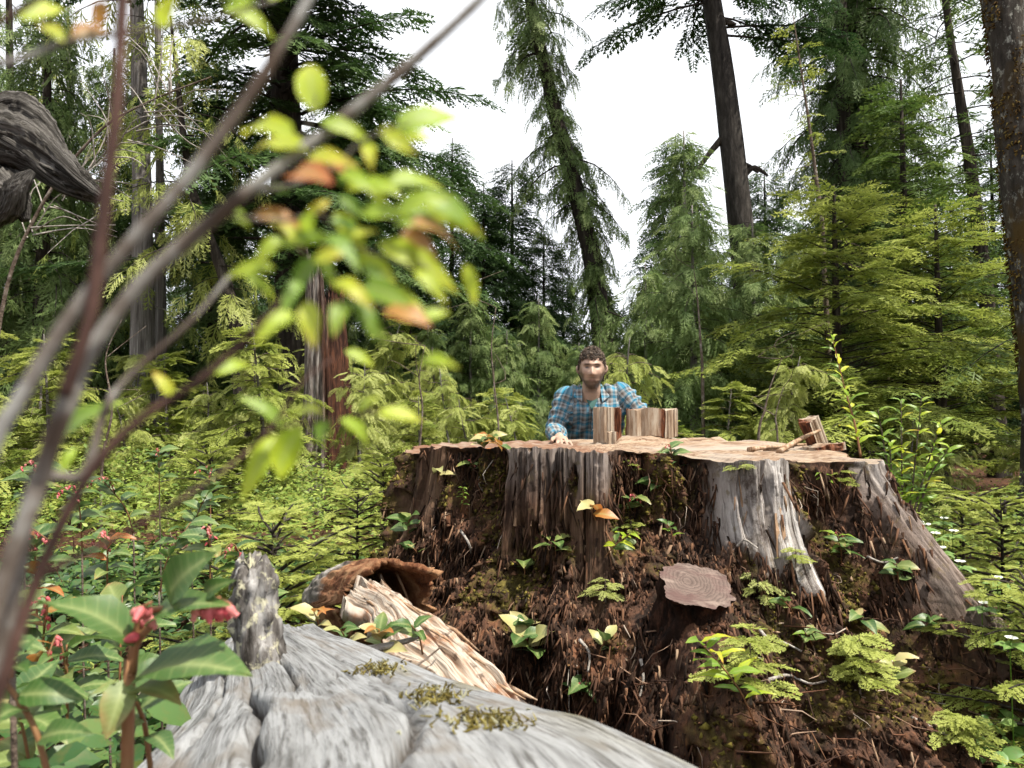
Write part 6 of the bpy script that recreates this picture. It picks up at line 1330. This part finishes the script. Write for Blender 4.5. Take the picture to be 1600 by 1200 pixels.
# leaves: base px, tip px, colour, face-on tilt
LV_ = [(495, 178, 480, 95, 'lime', .62), (500, 190, 580, 215, 'lime', .42), (462, 215, 375, 188, 'lime', .4), (480, 235, 395, 228, 'lime', .35), (615, 205, 718, 178, 'lime', .42), (590, 205, 640, 222, 'lime', .6), (600, 215, 655, 240, 'lime', .55), (575, 225, 580, 258, 'lime', .7), (480, 250, 540, 240, 'lime', .5),
       (455, 275, 515, 280, 'orange', .4), (530, 290, 560, 250, 'green', .5), (540, 295, 600, 280, 'lime', .5), (585, 300, 690, 268, 'lime', .4), (640, 305, 765, 345, 'green', .38), (395, 335, 480, 350, 'orange', .35), (345, 320, 392, 355, 'lime', .5), (480, 340, 515, 310, 'lime', .6), (490, 330, 470, 370, 'lime', .6), (520, 330, 575, 395, 'lime', .5),
       (560, 335, 640, 330, 'lime', .45), (655, 330, 745, 352, 'lime', .5), (640, 350, 725, 370, 'orange', .3), (590, 380, 710, 430, 'lime', .38), (560, 400, 620, 440, 'lime', .5), (500, 390, 520, 440, 'green', .5), (440, 370, 400, 410, 'lime', .4), (430, 420, 350, 420, 'lime', .4), (470, 440, 440, 480, 'green', .45), (520, 440, 580, 470, 'lime', .4), (580, 460, 660, 480, 'lime', .4),
       (600, 485, 672, 505, 'orange', .25), (540, 470, 520, 520, 'green', .5), (480, 470, 490, 540, 'lime', .5), (460, 490, 400, 520, 'lime', .4), (560, 490, 600, 520, 'green', .4), (480, 385, 430, 345, 'lime', .4), (620, 330, 700, 300, 'lime', .4), (450, 300, 400, 290, 'green', .35),
       (400, 5, 330, -25, 'lime', .5), (350, 10, 425, 45, 'lime', .45), (420, 0, 460, -30, 'lime', .5), (100, 66, 60, 30, 'lime', .4), (110, 62, 170, 45, 'orange', .35), (250, 42, 270, -10, 'lime', .45), (30, 30, 100, 10, 'lime', .4),
       (440, 665, 390, 615, 'green', .4), (430, 680, 380, 770, 'lime', .4), (470, 665, 425, 755, 'lime', .5), (520, 655, 480, 700, 'green', .5), (530, 655, 590, 690, 'lime', .4), (590, 645, 660, 655, 'lime', .35), (560, 645, 590, 620, 'lime', .4), (460, 650, 500, 640, 'lime', .4), (100, 690, 150, 620, 'green', .4), (120, 700, 90, 740, 'lime', .3), (330, 585, 390, 560, 'lime', .4), (270, 620, 240, 580, 'lime', .35), (165, 1, 150, 40, 'orange', .3)]
for k in range(26):
    x_, y_ = rnd.gauss(570, 85), rnd.gauss(375, 75); a_ = rnd.gauss(.3, .6); l_ = rnd.uniform(45, 85); LV_.append((x_, y_, x_ + math.cos(a_) * l_, y_ + math.sin(a_) * l_ * .8, rnd.choice(['lime', 'lime', 'green', 'orange' if k % 4 == 0 else 'lime']), rnd.uniform(.3, .55)))
for k, (xa, ya, xb, yb, key, tw) in enumerate(LV_):
    d_ = (.275 if yb < 560 else .335) + rnd.uniform(-.018, .018); d_ *= BS
    A_, B_ = P(xa, ya, d_), P(xb, yb, d_ + rnd.uniform(-.009, .009)); axv = B_ - A_; Ln = axv.length * 1.04
    vw = Vector((0, 0, CAMZ)) - A_; s_ = axv.cross(vw).normalized(); up_ = s_.cross(axv.normalized()) * -1
    nrm = (vw.normalized() * (.45 + tw) + Vector((rnd.gauss(0, .25), 0, 1)) * (1.0 - tw)).normalized()
    put_leaf(BUSH, key, A_, axv, nrm, Ln)

# ------------------------------------------------------------------ salal sprig at the log's edge, near the lens
dS = .52; rt_ = P(205, 1200, dS)
SAL = thing('salal_sprig', 'large foreground salal with big folded leaves and pink bells beside the grey log', 'plant', (rt_.x, rt_.y, float(ground_z(rt_.x, rt_.y))))
stem_obj(SAL, [Vector((rt_.x, rt_.y, SAL.location.z)), P(200, 1120, dS), P(205, 1060, dS), P(212, 1005, dS), P(240, 975, dS)], .0045, .003, 'red_stem')
stem_obj(SAL, [P(212, 1005, dS), P(222, 960, dS), P(262, 950, dS), P(300, 940, dS), P(345, 935, dS)], .0028, .0015, 'red_stem')
for (xa, ya, xb, yb, key, nv_, sc_) in ((262, 935, 320, 872, 'salal_new', (.1, -.8, .5), 1.15), (232, 980, 318, 922, 'salal_new', (-.25, -.45, .85), 1.1), (215, 1010, 78, 925, 'salal_new', (.1, -.35, .9), 1.02), (212, 1060, 382, 1045, 'salal', (.0, -.3, .95), 1.05), (198, 1060, 168, 1145, 'salal', (.35, -.9, .4), 1.1), (205, 1080, 300, 1085, 'salal', (0, -.2, 1), .8), (320, 935, 345, 905, 'salal_new', (.3, -.7, .5), 1.0)):
    A_, B_ = P(xa, ya, dS), P(xb, yb, dS - .02); put_leaf(SAL, key, A_, B_ - A_, nv_, (B_ - A_).length * sc_)
bells(SAL, [P(215, 1000, dS), P(214, 975, dS), P(222, 950, dS - .01), P(238, 940, dS - .01)], 7, .0105)
bells(SAL, [P(300, 940, dS), P(320, 945, dS - .01), P(345, 938, dS - .01), P(362, 945, dS - .01)], 11, .0105)
for (px, py, d_, lab, keys) in ((80, 1175, .5, 'dark glossy salal in the very corner at bottom left', ['salal', 'salal_new']), (235, 1150, .62, 'blurred dark salal leaves against the log flank', ['salal']), (20, 1010, .62, 'blurred salal at the left edge above the corner', ['salal', 'salal_new'])):
    sprig('salal_plant', lab, P(px, py + 40, d_), (0, -.2, .3), 9, .034, keys, .08, root=True)

# ------------------------------------------------------------------ bare stems standing in the thicket
for pts, d_, w_, lab in (([(1185, 690), (1195, 640), (1205, 600), (1222, 560)], 6.8, .016, 'pale bare dead stem leaning right behind the cedar blocks'), ([(1215, 690), (1212, 650), (1224, 605)], 6.6, .012, 'short forked dead stem right of the pale bare one'), ([(1098, 600), (1095, 540), (1090, 470), (1084, 420)], 8.0, .022, 'slim grey dead stem in front of the young cedars'), ([(655, 720), (660, 640), (655, 590), (664, 540)], 6.0, .012, 'thin bare stem above the stump left rim'), ([(780, 690), (772, 600), (768, 540), (775, 480)], 6.5, .012, 'tall thin bare stem left of the man'), ([(160, 720), (175, 640), (165, 560), (190, 500)], 6.0, .014, 'bare grey stem in the thicket at the left')):
    w = [P(a, b_, d_) for a, b_ in pts]; t = thing('bare_stem', lab, 'stem', (w[0].x, w[0].y, float(ground_z(w[0].x, w[0].y))))
    stem_obj(t, [Vector(t.location)] + w, w_, .003, 'twig', 'stem', 6, 24)
    for q in range(3):
        p0 = w[rnd.randrange(1, len(w))]; stem_obj(t, [p0, p0 + Vector((rnd.gauss(0, .12), rnd.gauss(0, .1), rnd.uniform(.02, .18))), p0 + Vector((rnd.gauss(0, .25), rnd.gauss(0, .2), rnd.uniform(.1, .35)))], .004, .0015, 'twig', 'twig', 4, 6)
